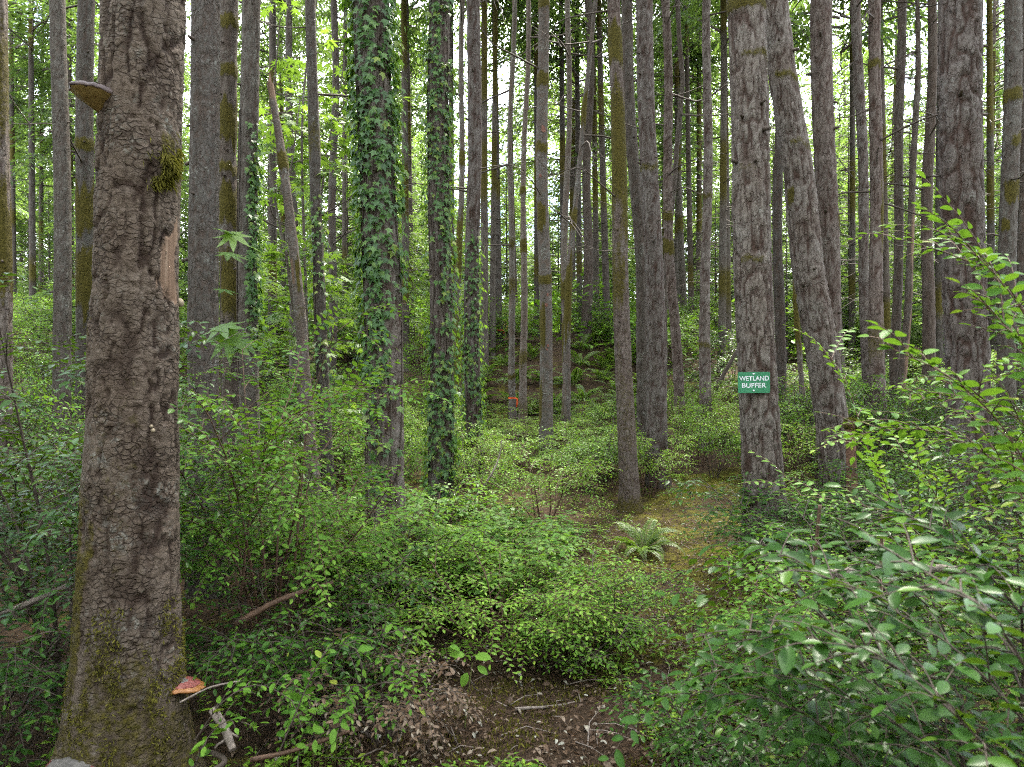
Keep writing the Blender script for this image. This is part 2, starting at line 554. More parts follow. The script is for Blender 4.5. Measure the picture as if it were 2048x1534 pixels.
def bake(mb, arr, shape, mi=0, tint=None):
    P, X, Y, Z, S, T = arr
    v, f = shape
    n, k = len(P), len(v)
    if n == 0:
        return
    V = P[:, None, :] + S[:, None, None] * (v[None, :, 0:1] * X[:, None, :] + v[None, :, 1:2] * Y[:, None, :] + v[None, :, 2:3] * Z[:, None, :])
    Fc = (np.arange(n)[:, None, None] * k + f[None]).reshape(-1, f.shape[1])
    t = T if tint is None else tint
    mb.add(V.reshape(-1, 3), Fc, mi, tint=np.repeat(t, k))

_shape_mesh = {}
def shape_mesh(key, shape, mat):
    if key not in _shape_mesh:
        mb = MB()
        mb.add(shape[0], shape[1])
        _shape_mesh[key] = mb.mesh('leaf', [mat])
    return _shape_mesh[key]

def set_leaves(parent, lv, key, shape, mat, n_parts, lo=None, name='leaf', rest='leaves', origin=None):
    """the n_parts leaves nearest the camera become objects of their own, the rest one mesh"""
    arr = lv.arrays()
    P, X, Y, Z, S, TT = arr
    o = np.array(parent.location)
    W = P + o
    dep = np.maximum(W[:, 1], 0.3)
    u = (W[:, 0] / dep) * F / 1024
    w = ((W[:, 2] - CAMZ) / dep * F + HY - 790 - 23) / 767
    inview = (np.abs(u) < 1) & (np.abs(w + 0.03) < 1)
    size = S / dep * inview
    order = np.argsort(-size)
    big = order[:n_parts]
    big = big[size[big] * F > 9]
    me = shape_mesh(key, shape, mat)
    for i in big:
        R = np.stack([X[i], Y[i], Z[i]], 1) * S[i]
        m4 = Matrix([[*R[0], P[i][0]], [*R[1], P[i][1]], [*R[2], P[i][2]], [0, 0, 0, 1]])
        link(name, me, parent, mat4=m4)['tint'] = float(TT[i])
    keep = np.ones(len(P), bool)
    keep[big] = False
    if keep.any():
        mb = MB()
        bake(mb, tuple(a[keep] for a in arr), lo or shape)
        r = link(rest, mb.mesh(rest, [mat]), parent)
        r['kind'] = 'stuff'

def spray(lv, pts, L, spacing, side_ang=62, start=0.12, jit=0.11, tilt=0.22, shrink=0.35, up=None, tip=True):
    """leaves set alternately on both sides of a twig, lying in one plane"""
    P = np.asarray(pts, float)
    seg = np.linalg.norm(np.diff(P, axis=0), axis=1)
    s = np.concatenate([[0], np.cumsum(seg)])
    n = max(3, int(s[-1] * (1 - start) / spacing))
    u = np.linspace(start * s[-1], s[-1], n)
    Q = np.stack([np.interp(u, s, P[:, k]) for k in range(3)], 1)
    T = np.stack([np.interp(u, s, np.gradient(P[:, k])) for k in range(3)], 1)
    T /= np.linalg.norm(T, axis=1)[:, None] + 1e-9
    U = np.array([0, 0, 1.0]) if up is None else np.asarray(up, float)
    U = U + rng.normal(0, tilt, 3)
    B = np.cross(U, T)
    B /= np.linalg.norm(B, axis=1)[:, None] + 1e-9
    Nn = np.cross(T, B)
    sg = np.where(np.arange(n) % 2 == 0, 1.0, -1.0)[:, None]
    a = math.radians(side_ang) + rng.normal(0, jit, (n, 1))
    X = T * np.cos(a) + B * sg * np.sin(a) + Nn * rng.normal(-0.05, jit, (n, 1))
    if tip:
        X[-1] = T[-1]
    Z = Nn + rng.normal(0, jit, (n, 3))
    S = L * (1 - shrink * np.linspace(0, 1, n) ** 2) * rng.uniform(0.55, 1.15, n) * rng.uniform(0.75, 1.1)
    lv.add(Q, X, Z, S, 0.12 + 0.5 * rng.random() + 0.28 * np.linspace(0, 1, n) ** 3 + rng.normal(0, 0.06, n) + (rng.random(n) < 0.02) * 0.6)

# ------------------------------------------------------------------ ground
def build_ground():
    nx, ny = 190, 260
    u = np.linspace(-1, 1, nx)
    xs = 300 * np.sinh(5.2 * u) / np.sinh(5.2)
    w = np.linspace(-0.55, 1, ny)
    ys = 4.0 + 380 * np.sinh(5.2 * w) / np.sinh(5.2)
    X, Y = np.meshgrid(xs, ys)
    Z = ground(X, Y)
    X, Y, Z = X.ravel(), Y.ravel(), Z.ravel()
    pd = path_dist(X, Y)
    i = np.arange(ny - 1)[:, None] * nx
    j = np.arange(nx - 1)[None, :]
    q = np.stack([i + j, i + j + 1, i + nx + j + 1, i + nx + j], -1).reshape(-1, 4)
    mb = MB()
    mb.add(np.stack([X, Y, Z], 1), q, path=np.exp(-(pd / 0.75) ** 2) * (sstep(3.0, 4.6, Y) * 1.25 - 0.25))
    m, nt = new_mat('forest_floor')
    b = NB(nt)
    p = b.objpos()
    n1 = b.noise(p, 1.4, 4)
    n2 = b.noise(p, 9, 5, 0.7)
    n3 = b.noise(p, 60, 4, 0.75)
    soil = b.ramp(n3, [(0.3, (0.020, 0.013, 0.008)), (0.5, (0.062, 0.040, 0.024)), (0.7, (0.16, 0.102, 0.060))])
    mosc = b.ramp(b.noise(p, 90, 3, 0.7), [(0.25, (0.064, 0.061, 0.010)), (0.5, (0.153, 0.140, 0.022)), (0.75, (0.255, 0.221, 0.043))])
    mk = b.math('ADD', b.math('MULTIPLY', b.attr('path'), 0.105), b.math('ADD', b.math('MULTIPLY', n1, 0.5), b.math('MULTIPLY', n2, 0.5)))
    col = b.mix(b.step(mk, 0.54, 0.63), soil, mosc)
    b.finish(col, 0.95, b.math('ADD', n3, n2), 0.03, 0.1)
    o = link('ground', mb.mesh('ground', [m]))
    tag(o, 'forest floor of brown litter and yellow-green moss', kind='structure')

build_ground()

# ------------------------------------------------------------------ trees
class Tree:
    """a trunk given by rows of (photo row, centre column, width in photo pixels) at distance d"""
    def __init__(self, rows, d, seed, height=23.0, yaw=0.0):
        self.d, self.seed = d, seed
        rows = sorted(rows)
        z = np.array([CAMZ + (HY - r[0]) / F * d for r in rows])[::-1]
        fl = np.arctan(np.array([(r[1] - r[2] / 2 - CX) / F for r in rows]))[::-1]
        fr = np.arctan(np.array([(r[1] + r[2] / 2 - CX) / F for r in rows]))[::-1]
        x = d * np.tan((fl + fr) / 2)
        r = np.hypot(x, d) * np.sin((fr - fl) / 2)
        self.zb = gz(x[0] - (x[1] - x[0]) / (z[1] - z[0]) * (z[0] - gz(x[0], d)), d)
        sl_b = (x[1] - x[0]) / (z[1] - z[0])
        sr_b = (r[1] - r[0]) / (z[1] - z[0])
        if z[0] > self.zb + 0.05:
            dz = z[0] - self.zb
            z = np.concatenate([[self.zb], z])
            x = np.concatenate([[x[0] - sl_b * dz], x])
            r = np.concatenate([[max(r[0] * 1.0, min(r[0] - sr_b * dz, r[0] * 1.35))], r])
        k = 0 if len(z) < 3 else len(z) - 3
        sl = (x[-1] - x[k]) / (z[-1] - z[k])
        H = self.zb + height
        n_up = 4
        zu = np.linspace(z[-1], H, n_up + 1)[1:]
        z2 = np.concatenate([z, zu])
        x2 = np.concatenate([x, x[-1] + sl * (zu - z[-1]) * 0.8])
        r2 = np.concatenate([r, r[-1] * np.linspace(0.88, 0.15, n_up)])
        self.z, self.x, self.r = z2, x2, r2
        self.top_view = CAMZ + HY / F * d
        self.loc = np.array([float(np.interp(self.zb, z2, x2)), d, self.zb])
    def cx(self, z):
        return np.interp(z, self.z, self.x) + 0.012 * self.d / 6 * np.sin(z * 1.3 + self.seed)
    def rad(self, z):
        r = np.interp(z, self.z, self.r)
        return r * (1 + 0.22 * np.exp(-np.maximum(z - self.zb, 0) / 0.16))
    def cy(self, z):
        return self.d + 0.012 * np.sin(z * 0.9 + self.seed * 2) * self.d / 6
    def surf(self, z, th, off=0.0):
        """point and outward normal; th = 0 faces the camera, positive to the photo's right"""
        r = self.rad(z) + off
        nx, ny = np.sin(th), -np.cos(th)
        return (np.stack([self.cx(z) + r * nx, self.cy(z) + r * ny, z], -1), np.stack([nx, ny, np.zeros_like(nx)], -1))
    def hit(self, px, py):
        """height and angle of the trunk point seen at a photo pixel"""
        px, py = np.asarray(px, float), np.asarray(py, float)
        k = (px - CX) / F
        y = np.full(np.broadcast(px, py).shape, self.d, float)
        for _ in range(4):
            z = CAMZ + (HY - py) / F * y
            c, cyy, r = self.cx(z), self.cy(z), self.rad(z)
            # |(k y - c, y - cy)| = r
            A, B, Cc = k * k + 1, k * c + cyy, c * c + cyy * cyy - r * r
            D = np.sqrt(np.maximum(B * B - A * Cc, 0))
            y = (B - D) / A
        th = np.arctan2(k * y - c, -(y - cyy))
        return z, th
    def row_z(self, py):
        return CAMZ + (HY - py) / F * self.d

def trunk_mesh(t, mat, px_h=1.6, px_v=2.4, plate=(0.046, 0.22), depth=0.013, scale=0.004, moss=None, wound=None, warp=1.0, top=None, crackw=0.15, flat=False):
    d = t.d
    rmid = float(np.median(t.rad(np.linspace(t.zb, t.top_view, 9))))
    res = d / 692.0
    segs = int(np.clip(2 * math.pi * rmid / (res * px_h), 14, 230))
    top_z = t.z[-1] if top is None else top
    tv = min(t.top_view + 0.3, top_z)
    n1 = int(np.clip((tv - t.zb) / (res * px_v), 24, 560))
    zs = np.linspace(t.zb - 0.12, tv, n1)
    if top_z > tv + 0.5:
        zs = np.concatenate([zs, np.linspace(tv, top_z, 18)[1:]])
    th = np.linspace(0, 2 * math.pi, segs, endpoint=False)
    TH, ZZ = np.meshgrid(th, zs)
    s = t.seed * 10
    cu, su = np.cos(TH), np.sin(TH)
    kx, kz = rmid / plate[0], 1.0 / plate[1]
    wz = (fbm(cu * kx * 0.5 + 40, su * kx * 0.5 + 40, ZZ * kz * 0.8, s + 50) - 0.5)
    wx = (fbm(cu * kx * 0.6 + 40, su * kx * 0.6 + 40, ZZ * kz * 1.2, s) - 0.5) * 1.1 * warp
    n1 = np.abs(vnoise(cu * kx + wx + 40, su * kx + wx + 40, ZZ * kz + wz, s + 1) - 0.5)
    n2 = np.abs(vnoise(cu * kx * 1.9 + wx * 2 + 40, su * kx * 1.9 + wx * 2 + 40, ZZ * kz * 2.1 + wz * 2, s + 2) - 0.5)
    wob = fbm(cu * kx * 2 + 9, su * kx * 2 + 9, ZZ * kz * 4, s + 3)
    crack = 1 - sstep(0.0, crackw * (0.35 + 1.3 * wob), n1)
    crack2 = (1 - sstep(0.0, crackw * 0.7 * (0.3 + 1.3 * wob), n2)) * (0.75 if flat else 0.55)
    if flat:
        crack, crack2 = crack * sstep(0.30, 0.48, wob), crack2 * sstep(0.45, 0.6, wob) * 0.7
    crack = np.maximum(crack, crack2)
    e = n1 * 2
    val = vnoise(cu * kx * 0.8 + 70, su * kx * 0.8 + 70, ZZ * kz * 0.8, s + 11)
    grit = fbm(cu * kx * 5 + 9, su * kx * 5 + 9, ZZ * kz * 11, s + 13, 2)
    nu2 = max(8, int(round(2 * math.pi * rmid / (plate[0] * 0.5))))
    if flat:
        nu2 = int(round(2 * math.pi * rmid / 0.030))
        e2, val2 = cells(np.mod(TH / (2 * math.pi) * nu2 + wx * 2.2, nu2), ZZ / 0.014 + wz * 3, nu2, s + 9)
    else:
        e2, val2 = cells(np.mod(TH / (2 * math.pi) * nu2 + wx * 1.3, nu2), ZZ / (plate[0] * 0.8) + wz, nu2, s + 9)
    if flat:
        disp = depth * (0.5 * (val - 0.5) * sstep(0, 0.12, e) - 0.8 * crack + 0.3 * (fbm(cu * 1.5 + 9, su * 1.5 + 9, ZZ * 2.5, s + 4) - 0.5)) \
            + scale * ((val2 - 0.5) * sstep(0, 0.18, e2) + 0.9 * (fbm(cu * 9 + 9, su * 9 + 9, ZZ * 50, s + 14, 2) - 0.5))
    else:
        disp = depth * (0.35 * (val - 0.5) + 0.35 * sstep(0.05, 0.30, e) - 0.6 * crack + 0.8 * (grit - 0.5)) + scale * (val2 - 0.5) \
            + depth * 0.4 * (fbm(cu * 1.5 + 9, su * 1.5 + 9, ZZ * 1.5, s + 4) - 0.5)
    crack = np.clip(crack + (0.30 if flat else 0.15) * (1 - sstep(0.0, 0.12, e2)) * (val2 > 0.5), 0, 1)
    R = t.rad(ZZ)
    ms = np.zeros_like(R)
    if moss:
        for (y0, y1, c, w, st) in moss:       # rows, angle of the middle, half width in radians, strength
            z1, z0 = t.row_z(y0), t.row_z(y1)
            soft = max(0.07, (z1 - z0) * 0.34)
            a = np.abs((TH - c + math.pi) % (2 * math.pi) - math.pi)
            zz = ZZ + (fbm(cu * 2 + 5, su * 2 + 5, ZZ * 2, s + 6) - 0.5) * soft * 2.5
            k = sstep(z0 - soft, z0 + soft, zz) * (1 - sstep(z1 - soft, z1 + soft, zz)) * (1 - sstep(w * 0.7, w * 1.15, a + (fbm(cu * 3, su * 3, ZZ * 3, s + 8) - 0.5)))
            ms = np.maximum(ms, k * st)
        disp = disp * (1 - 0.6 * ms) + ms * (0.006 + 0.012 * fbm(cu * 7 + 9, su * 7 + 9, ZZ * 18, s + 12))
        crack = crack * (1 - ms)
    wd = np.zeros_like(R)
    if wound is not None:
        wd = wound(TH, ZZ, t)
        disp = disp * (1 - wd) - 0.003 * wd + 0.004 * wd * fbm(cu * 22, su * 22, ZZ * 2, 77)
        crack = crack * (1 - wd)
        ms = ms * (1 - wd)
    # roots swell a little at the foot
    flare = 0.55 * np.exp(-np.maximum(ZZ - t.zb, 0) / 0.22) * (fbm(cu * 1.7 + 3, su * 1.7 + 3, 0 * ZZ, s + 21) - 0.3)
    R = R * (1 + flare) + disp
    V = np.stack([t.cx(ZZ) + R * np.sin(TH), t.cy(ZZ) - R * np.cos(TH), ZZ], -1).reshape(-1, 3) - t.loc
    n = len(zs)
    i = np.arange(n - 1)[:, None] * segs
    j = np.arange(segs)[None, :]
    j2 = (j + 1) % segs
    q = np.stack([i + j, i + j2, i + segs + j2, i + segs + j], -1).reshape(-1, 4)
    mb = MB()
    mb.add(V, q, 0, crack=crack.ravel(), moss=ms.ravel(), wound=wd.ravel())
    return mb.mesh('trunk', [mat])

# dead branches shared by the trees: bent, bare, forked
def dead_branch_mesh(seed, length=1.0):
    r = np.random.default_rng(seed)
    mb = MB()
    P = curve_pts([(0, 0, 0), (0.35 * length, r.normal(0, .03), 0.02), (0.7 * length, r.normal(0, .07), -0.06 + r.normal(0, .05)), (length, r.normal(0, .12), -0.16 + r.normal(0, .1))], 9)
    tube(mb, P, 0.013, 0.003, 5)
    for k in range(r.integers(2, 6)):
        i = r.integers(3, 8)
        sg = r.choice([-1, 1])
        L = r.uniform(0.15, 0.4) * length
        Q = curve_pts([P[i], P[i] + np.array([0.5, 0.5 * sg, -0.1]) * L, P[i] + np.array([0.85, 0.8 * sg, r.normal(-.2, .15)]) * L], 5)
        tube(mb, Q, 0.006, 0.002, 4)
    return mb.mesh('branch', [M['twig']])
DEAD = [dead_branch_mesh(s) for s in range(6)]
def stub_mesh():
    mb = MB()
    tube(mb, [(-0.02, 0, 0), (0.02, 0, 0.003), (0.06, 0.004, -0.004)], 0.02, 0.012, 6, cap=True)
    return mb.mesh('branch_stub', [M['twig']])
STUB = stub_mesh()

def crown_mesh(seed, H, R, branches, per=10, leaf=0.2, droop=0.5, gap=0.15, minr=0.12, lw=0.32):
    r = np.random.default_rng(seed)
    mb = MB()
    lv = Leaves()
    for k in range(branches):
        f = (k + r.random()) / branches
        z = H * f
        if r.random() < gap:
            continue
        L = max(R * minr, R * (1 - f) ** 0.75 * r.uniform(0.55, 1.1))
        az = r.uniform(0, 2 * math.pi)
        d = np.array([math.cos(az), math.sin(az), 0])
        s = np.array([-d[1], d[0], 0])
        up = r.uniform(0.05, 0.3)
        P = curve_pts([(0, 0, z), d * L * 0.4 + [0, 0, z + up * L * 0.4], d * L * 0.75 + [0, 0, z + (up * 0.4 - 0.12 * droop) * L] + s * r.normal(0, .08) * L, d * L + [0, 0, z + (up * 0.3 - 0.45 * droop) * L]], 8)
        tube(mb, P, 0.014 + 0.006 * L, 0.003, 3, 1)
        m = max(5, int(per * L / R * 1.6))
        for q in range(m):
            t = 0.12 + 0.88 * (q + r.random()) / m
            c = np.array([np.interp(t * 7, np.arange(8), P[:, i]) for i in range(3)])
            sg = 1 if q % 2 else -1
            l2 = L * 0.42 * (1.1 - t) + 0.18
            dr = d * 0.65 + s * sg * r.uniform(0.5, 0.95)
            nn = max(4, int(l2 / (leaf * 0.36)))
            tt = np.linspace(0.05, 1, nn)[:, None]
            pts = c + dr * l2 * tt + np.array([0, 0, -1.0]) * (droop * 0.5 * l2 * tt ** 2) + r.normal(0, 0.02, (nn, 3))
            sd = np.where(np.arange(nn) % 2 == 0, 1, -1)[:, None]
            pd_ = np.cross(dr, [0, 0, 1.0])
            X = dr * 0.75 + pd_ * sd * r.uniform(0.3, 0.9, (nn, 1)) + np.array([0, 0, -0.35 * droop]) + r.normal(0, .12, (nn, 3))
            lv.add(pts, X, np.array([0, 0, 1.0]) + r.normal(0, 0.35, (nn, 3)), leaf * r.uniform(0.6, 1.2, nn))
    arr = lv.arrays()
    n = len(arr[0])
    bake(mb, arr, leaf_min(lw), 0, tint=r.random(n) * 0.5 + 0.25 * r.random())
    return mb.mesh('crown', [M['needle'], M['twig']])

CROWNS = [crown_mesh(100 + i, 14.0, 3.3, 92, 15, 0.21, 0.7, 0.12, lw=0.42) for i in range(4)]
YOUNG = [crown_mesh(200 + i, 6.0, 1.8, 76, 15, 0.12, 0.6, 0.08, lw=0.42) for i in range(4)]

LANDMARKS = []    # (x, y, phrase) for describing the shrubs by what they stand beside

def add_tree(rows, d, seed, mat, label, name='fir_tree', stubs=0, branches=0, crown=True, height=None, mark=None, group=None, br=(0, 500), brlen=(0.5, 1.1), **kw):
    t = Tree(rows, d, seed, height or random.uniform(20, 25))
    root = thing(name, t.loc, label, 'tree', group)
    link('trunk', trunk_mesh(t, mat, **kw), root)
    r = np.random.default_rng(seed + 500)
    stubs = max(stubs, 5) if name == 'fir_tree' and seed != 1 else stubs
    for k in range(branches + stubs):
        py = r.uniform(br[0], br[1] if k < branches else 650)
        z = t.row_z(py)
        th = r.uniform(-1.9, 1.9)
        p, n = t.surf(np.array(z), np.array(th), -0.004)
        az = math.atan2(n[1], n[0])
        if k < branches:
            s = r.uniform(*brlen) * min(1.6, 0.6 + d / 14)
            m4 = Matrix.Translation(Vector(p - t.loc)) @ Matrix.Rotation(az, 4, 'Z') @ Matrix.Rotation(r.uniform(-0.35, 0.35), 4, 'Y') @ Matrix.Rotation(r.uniform(0, 6.28), 4, 'X') @ Matrix.Diagonal((s, s, s, 1))
            link('branch', DEAD[r.integers(0, 6)], root, mat4=m4)
        else:
            s = r.uniform(0.6, 1.2) * np.clip(float(t.rad(z)) / 0.12, 0.5, 1.2)
            m4 = Matrix.Translation(Vector(p - t.loc)) @ Matrix.Rotation(az, 4, 'Z') @ Matrix.Rotation(r.uniform(-0.5, 0.3), 4, 'Y') @ Matrix.Diagonal((s, s, s, 1))
            link('branch_stub', STUB, root, mat4=m4)
    if crown:
        zb = max(t.top_view + 1.0, t.zb + 10.0)
        sc = (t.z[-1] + 0.6 - zb) / 14.0
        c = link('crown', CROWNS[seed % 4], root)
        c.matrix_basis = Matrix.Translation(Vector((float(t.cx(zb)), t.d, zb)) - Vector(t.loc)) @ Matrix.Rotation(seed * 1.7, 4, 'Z') @ Matrix.Diagonal((sc * 0.4, sc * 0.4, sc, 1))
    if mark:
        LANDMARKS.append((t.loc[0], t.loc[1], mark))
    t.root = root
    return t

ALL = (-10, 3.2)
def around(y0, y1, st=1.0):
    return (y0, y1, 0.0, 9.0, st)

def wound_mask(TH, ZZ, t):
    x = t.cx(ZZ) + t.rad(ZZ) * np.sin(TH)
    y = t.cy(ZZ) - t.rad(ZZ) * np.cos(TH)
    px = CX + x / y * F
    py = HY - (ZZ - CAMZ) / y * F
    left = np.interp(py, [425, 450, 500, 560, 600, 615], [362, 350, 326, 314, 338, 360])
    jag = (vnoise(px * 0.22, py * 0.035, px * 0, 4) - 0.5) * 22 + (vnoise(px * 0.5, py * 0.2, px * 0, 5) - 0.5) * 8
    return sstep(-3, 3, px - left - jag) * (py > 430) * (py < 612) * (1 - sstep(1.62, 1.78, TH + 0.08 * np.sin(ZZ * 23))) * (TH > -1)

T = {}
T['big'] = add_tree([(0, 292, 172), (500, 273, 172), (1000, 259, 196), (1300, 250, 218), (1534, 243, 250)], 2.6, 1, M['bark_big'],
                    'thick brown scaly-barked fir nearest the camera, mossy at its foot', px_h=1.3, px_v=1.5, plate=(0.050, 0.17), depth=0.014, scale=0.0032, warp=1.2,
                    crackw=0.15, flat=True, moss=[(1265, 1700, 0, 9, 0.50), (960, 1330, -0.9, 0.45, 0.62), (620, 760, -0.9, 0.3, 0.5), (275, 360, 1.15, 0.30, 0.55), (500, 1250, 0.1, 0.55, 0.34)],
                    wound=wound_mask, mark='the thick fir')
T['second'] = add_tree([(0, 407, 58), (780, 410, 63), (1000, 411, 66)], 5.2, 2, M['bark_grey'], 'straight grey finely cracked trunk close behind the thick scaly fir', plate=(0.022, 0.06), depth=0.006,
                       mark='the straight grey trunk', stubs=3)
T['l3'] = add_tree([(0, 119, 33), (680, 124, 38)], 7.5, 3, M['bark_grey'], 'smooth dark grey trunk standing clear against the sky by the bracket fungus', plate=(0.02, 0.05), depth=0.004, mark='the smooth dark trunk')
T['l4'] = add_tree([(0, 172, 35), (640, 170, 38)], 8.6, 4, M['bark_grey'], 'grey trunk with thick moss bands just below the dark bracket fungus', plate=(0.032, 0.17), depth=0.006,
                   moss=[around(280, 305), around(375, 470, 0.9), around(500, 640, 0.9)], stubs=4, branches=3, mark='the moss-banded trunk')
T['l41'] = add_tree([(0, -6, 40), (640, 3, 40)], 7.2, 5, M['bark_fir'], 'moss-stained trunk cut off by the left edge of the photo', moss=[around(0, 300, 0.6), around(360, 640, 0.9)])
T['l5'] = add_tree([(0, 458, 36), (300, 457, 36), (730, 460, 38)], 7.0, 6, M['bark_grey'], 'trunk ringed with thick olive moss pads right of the straight grey trunk', plate=(0.032, 0.17), depth=0.006,
                   moss=[around(35, 60), around(128, 160, 0.8), around(210, 290), around(330, 350), around(375, 450), around(480, 640, 0.7)], stubs=6, mark='the moss-ringed trunk')
T['l6'] = add_tree([(0, 500, 37), (400, 499, 38), (760, 497, 40)], 6.8, 7, M['bark_grey'], 'straight grey trunk with ivy climbing one side, left of the broken snag', plate=(0.029, 0.17), depth=0.006, mark='the half ivied grey trunk', stubs=3)
T['l9'] = add_tree([(0, 577, 13), (700, 590, 17)], 13.5, 8, M['bark_grey'], 'thin grey trunk half hidden behind maple leaves above the snag', branches=8, brlen=(0.5, 1.2))
T['l8'] = add_tree([(0, 624, 21), (400, 628, 22), (760, 649, 24), (900, 655, 26)], 8.2, 9, M['bark_grey'], 'slim grey trunk with small ivy shoots just right of the broken snag', plate=(0.02, 0.06), depth=0.004, moss=[around(240, 330, 0.5)], branches=2, mark='the slim snag-side trunk')
T['l10'] = add_tree([(0, 670, 13), (700, 664, 17)], 14.5, 10, M['bark_grey'], 'thin pale trunk seen between the slim trunk and the big ivied one', branches=7)
T['ivyA'] = add_tree([(0, 745, 70), (300, 752, 70), (650, 766, 72), (950, 772, 75), (1050, 774, 80)], 6.0, 11, M['bark_fir'], 'large furrowed trunk thickly hung with ivy, bare grey on its lower right', mark='the large ivied trunk', stubs=2)
T['ivyB'] = add_tree([(0, 877, 40), (500, 880, 42), (980, 882, 50)], 7.6, 12, M['bark_fir'], 'narrower trunk wrapped in dark ivy from top to foot', plate=(0.041, 0.19), mark='the narrower ivied trunk', moss=[around(0, 500, 0.35)])
T['c13'] = add_tree([(0, 926, 10), (500, 919, 11), (860, 914, 13)], 13.0, 13, M['bark_alder'], 'thin pale mossy stem squeezed between two ivied trunks', 'alder_tree', moss=[around(300, 330), around(430, 560, 0.8), around(620, 800, 0.7)], branches=3)
T['c14'] = add_tree([(0, 949, 27), (500, 945, 28), (890, 947, 34)], 9.6, 14, M['bark_fir'], 'straight furrowed trunk with ivy only on its lower half', plate=(0.041, 0.21), depth=0.009, stubs=5, branches=3, mark='the lower-ivied trunk')
T['c15'] = add_tree([(0, 1027, 9), (300, 1022, 10), (525, 1021, 12), (700, 1025, 13), (850, 1028, 15)], 13.6, 15, M['bark_alder'], 'slender pale alder wearing a bright orange ribbon low on its stem', 'alder_tree', moss=[around(470, 500, 0.6), around(745, 760, 0.7), around(550, 600, 0.6)], mark='the ribboned alder', height=15, branches=3)
T['c16'] = add_tree([(0, 1056, 9), (300, 1050, 10), (525, 1046, 12), (700, 1046, 14), (850, 1049, 16)], 13.4, 16, M['bark_alder'], 'slender mottled alder standing right beside the ribboned one', 'alder_tree', moss=[around(375, 390), around(480, 510), around(700, 740, 0.6), around(790, 850, 0.5)], mark='the mottled alder', height=15, branches=3)
T['c17'] = add_tree([(0, 1085, 21), (300, 1086, 23), (525, 1088, 24), (700, 1090, 25), (900, 1095, 28)], 10.6, 17, M['bark_alder'], 'grey trunk with red scars and brown moss patches in the middle of the wood', 'alder_tree', plate=(0.03, 0.05), depth=0.004,
                    moss=[around(0, 20), around(148, 175), around(285, 310, 0.8), (410, 460, -0.4, 0.9, 1), around(550, 570), (610, 700, -0.8, 0.7, .9), (740, 860, -1.1, 0.5, .7)], mark='the red-scarred trunk', branches=2)
T['c18'] = add_tree([(0, 1137, 10), (300, 1135, 11), (525, 1131, 13), (880, 1129, 15)], 12.6, 18, M['bark_alder'], 'slim pale alder whose foot meets a curved mossy stem', 'alder_tree', moss=[around(560, 600), around(640, 720), around(780, 860, 0.5)], height=16, branches=3)
T['c19'] = add_tree([(0, 1194, 8), (100, 1183, 9), (220, 1166, 9), (380, 1152, 10), (525, 1142, 11), (700, 1134, 13), (880, 1131, 14)], 12.2, 19, M['bark_alder'], 'thin curved mossy stem bending to the right as it rises', 'alder_tree', moss=[around(180, 260, 0.7), around(420, 460), around(525, 680)], height=10, crown=False, branches=5)
T['c20'] = add_tree([(0, 1180, 15), (400, 1175, 17), (650, 1174, 22)], 18.5, 20, M['bark_far'], 'dark flared trunk rising from the bank behind the curved stem', branches=8)
T['c22'] = add_tree([(0, 1229, 25), (250, 1234, 26), (525, 1241, 31), (800, 1252, 34), (1030, 1258, 40)], 8.3, 21, M['bark_fir'], 'leaning trunk coated in brown moss, its foot beside the sword fern', plate=(0.03, 0.05), depth=0.005,
                    moss=[around(55, 130), (180, 470, 0, 9, 0.75), (480, 640, -0.5, 1.2, .6), (640, 1030, 0, 1.6, .42), around(980, 1060, 0.6)], mark='the mossy leaning trunk', stubs=3, branches=2)
T['c23'] = add_tree([(0, 1253, 22), (250, 1262, 23), (525, 1281, 24), (900, 1292, 26)], 10.6, 22, M['bark_grey'], 'grey trunk half hidden behind the straight furrowed one right of the mossy leaner', branches=6, brlen=(0.3, 0.7))
T['c24'] = add_tree([(0, 1288, 33), (250, 1297, 34), (525, 1306, 35), (900, 1317, 42)], 9.3, 23, M['bark_fir'], 'straight furrowed grey trunk with whorls of knots, right of the mossy leaning trunk', stubs=9, branches=5, brlen=(0.3, 0.6), plate=(0.038, 0.19), mark='the knotted grey trunk', moss=[around(325, 345, 0.6)])
T['c25'] = add_tree([(0, 1330, 16), (525, 1341, 19), (880, 1361, 22)], 11.6, 24, M['bark_fir'], 'narrow trunk with moss collars right of the knotted grey trunk', plate=(0.038, 0.15), moss=[around(420, 440), around(480, 510), around(790, 900, 0.5)], branches=6, stubs=4, mark='the moss-collared trunk')
T['c26'] = add_tree([(0, 1357, 9), (160, 1368, 9), (300, 1350, 10), (525, 1334, 11), (800, 1326, 12)], 14.0, 25, M['bark_far'], 'thin dark crooked stem crossing behind the narrow collared trunk', 'alder_tree', crown=False, height=13, branches=4)
T['c27'] = add_tree([(0, 1416, 16), (525, 1412, 19), (880, 1409, 26)], 11.2, 26, M['bark_fir'], 'slim straight reddish-footed trunk nearest the left of the signed tree', plate=(0.035, 0.17), moss=[around(385, 400, 0.7), around(680, 700, 0.6)], stubs=5, mark='the reddish-footed trunk', branches=2)
T['sign'] = add_tree([(0, 1491, 74), (250, 1499, 74), (525, 1507, 75), (780, 1518, 77), (1110, 1531, 88)], 6.6, 27, M['bark_fir'], 'large furrowed grey-brown fir carrying the green sign', px_h=1.5, px_v=2.0, plate=(0.044, 0.21), depth=0.017,
                     stubs=2, moss=[around(0, 26, 1.0), (110, 130, 0.3, 1.1, .7), (515, 530, -0.3, 0.7, 0.8), (330, 350, -0.6, .6, .5)], mark='the signed fir')
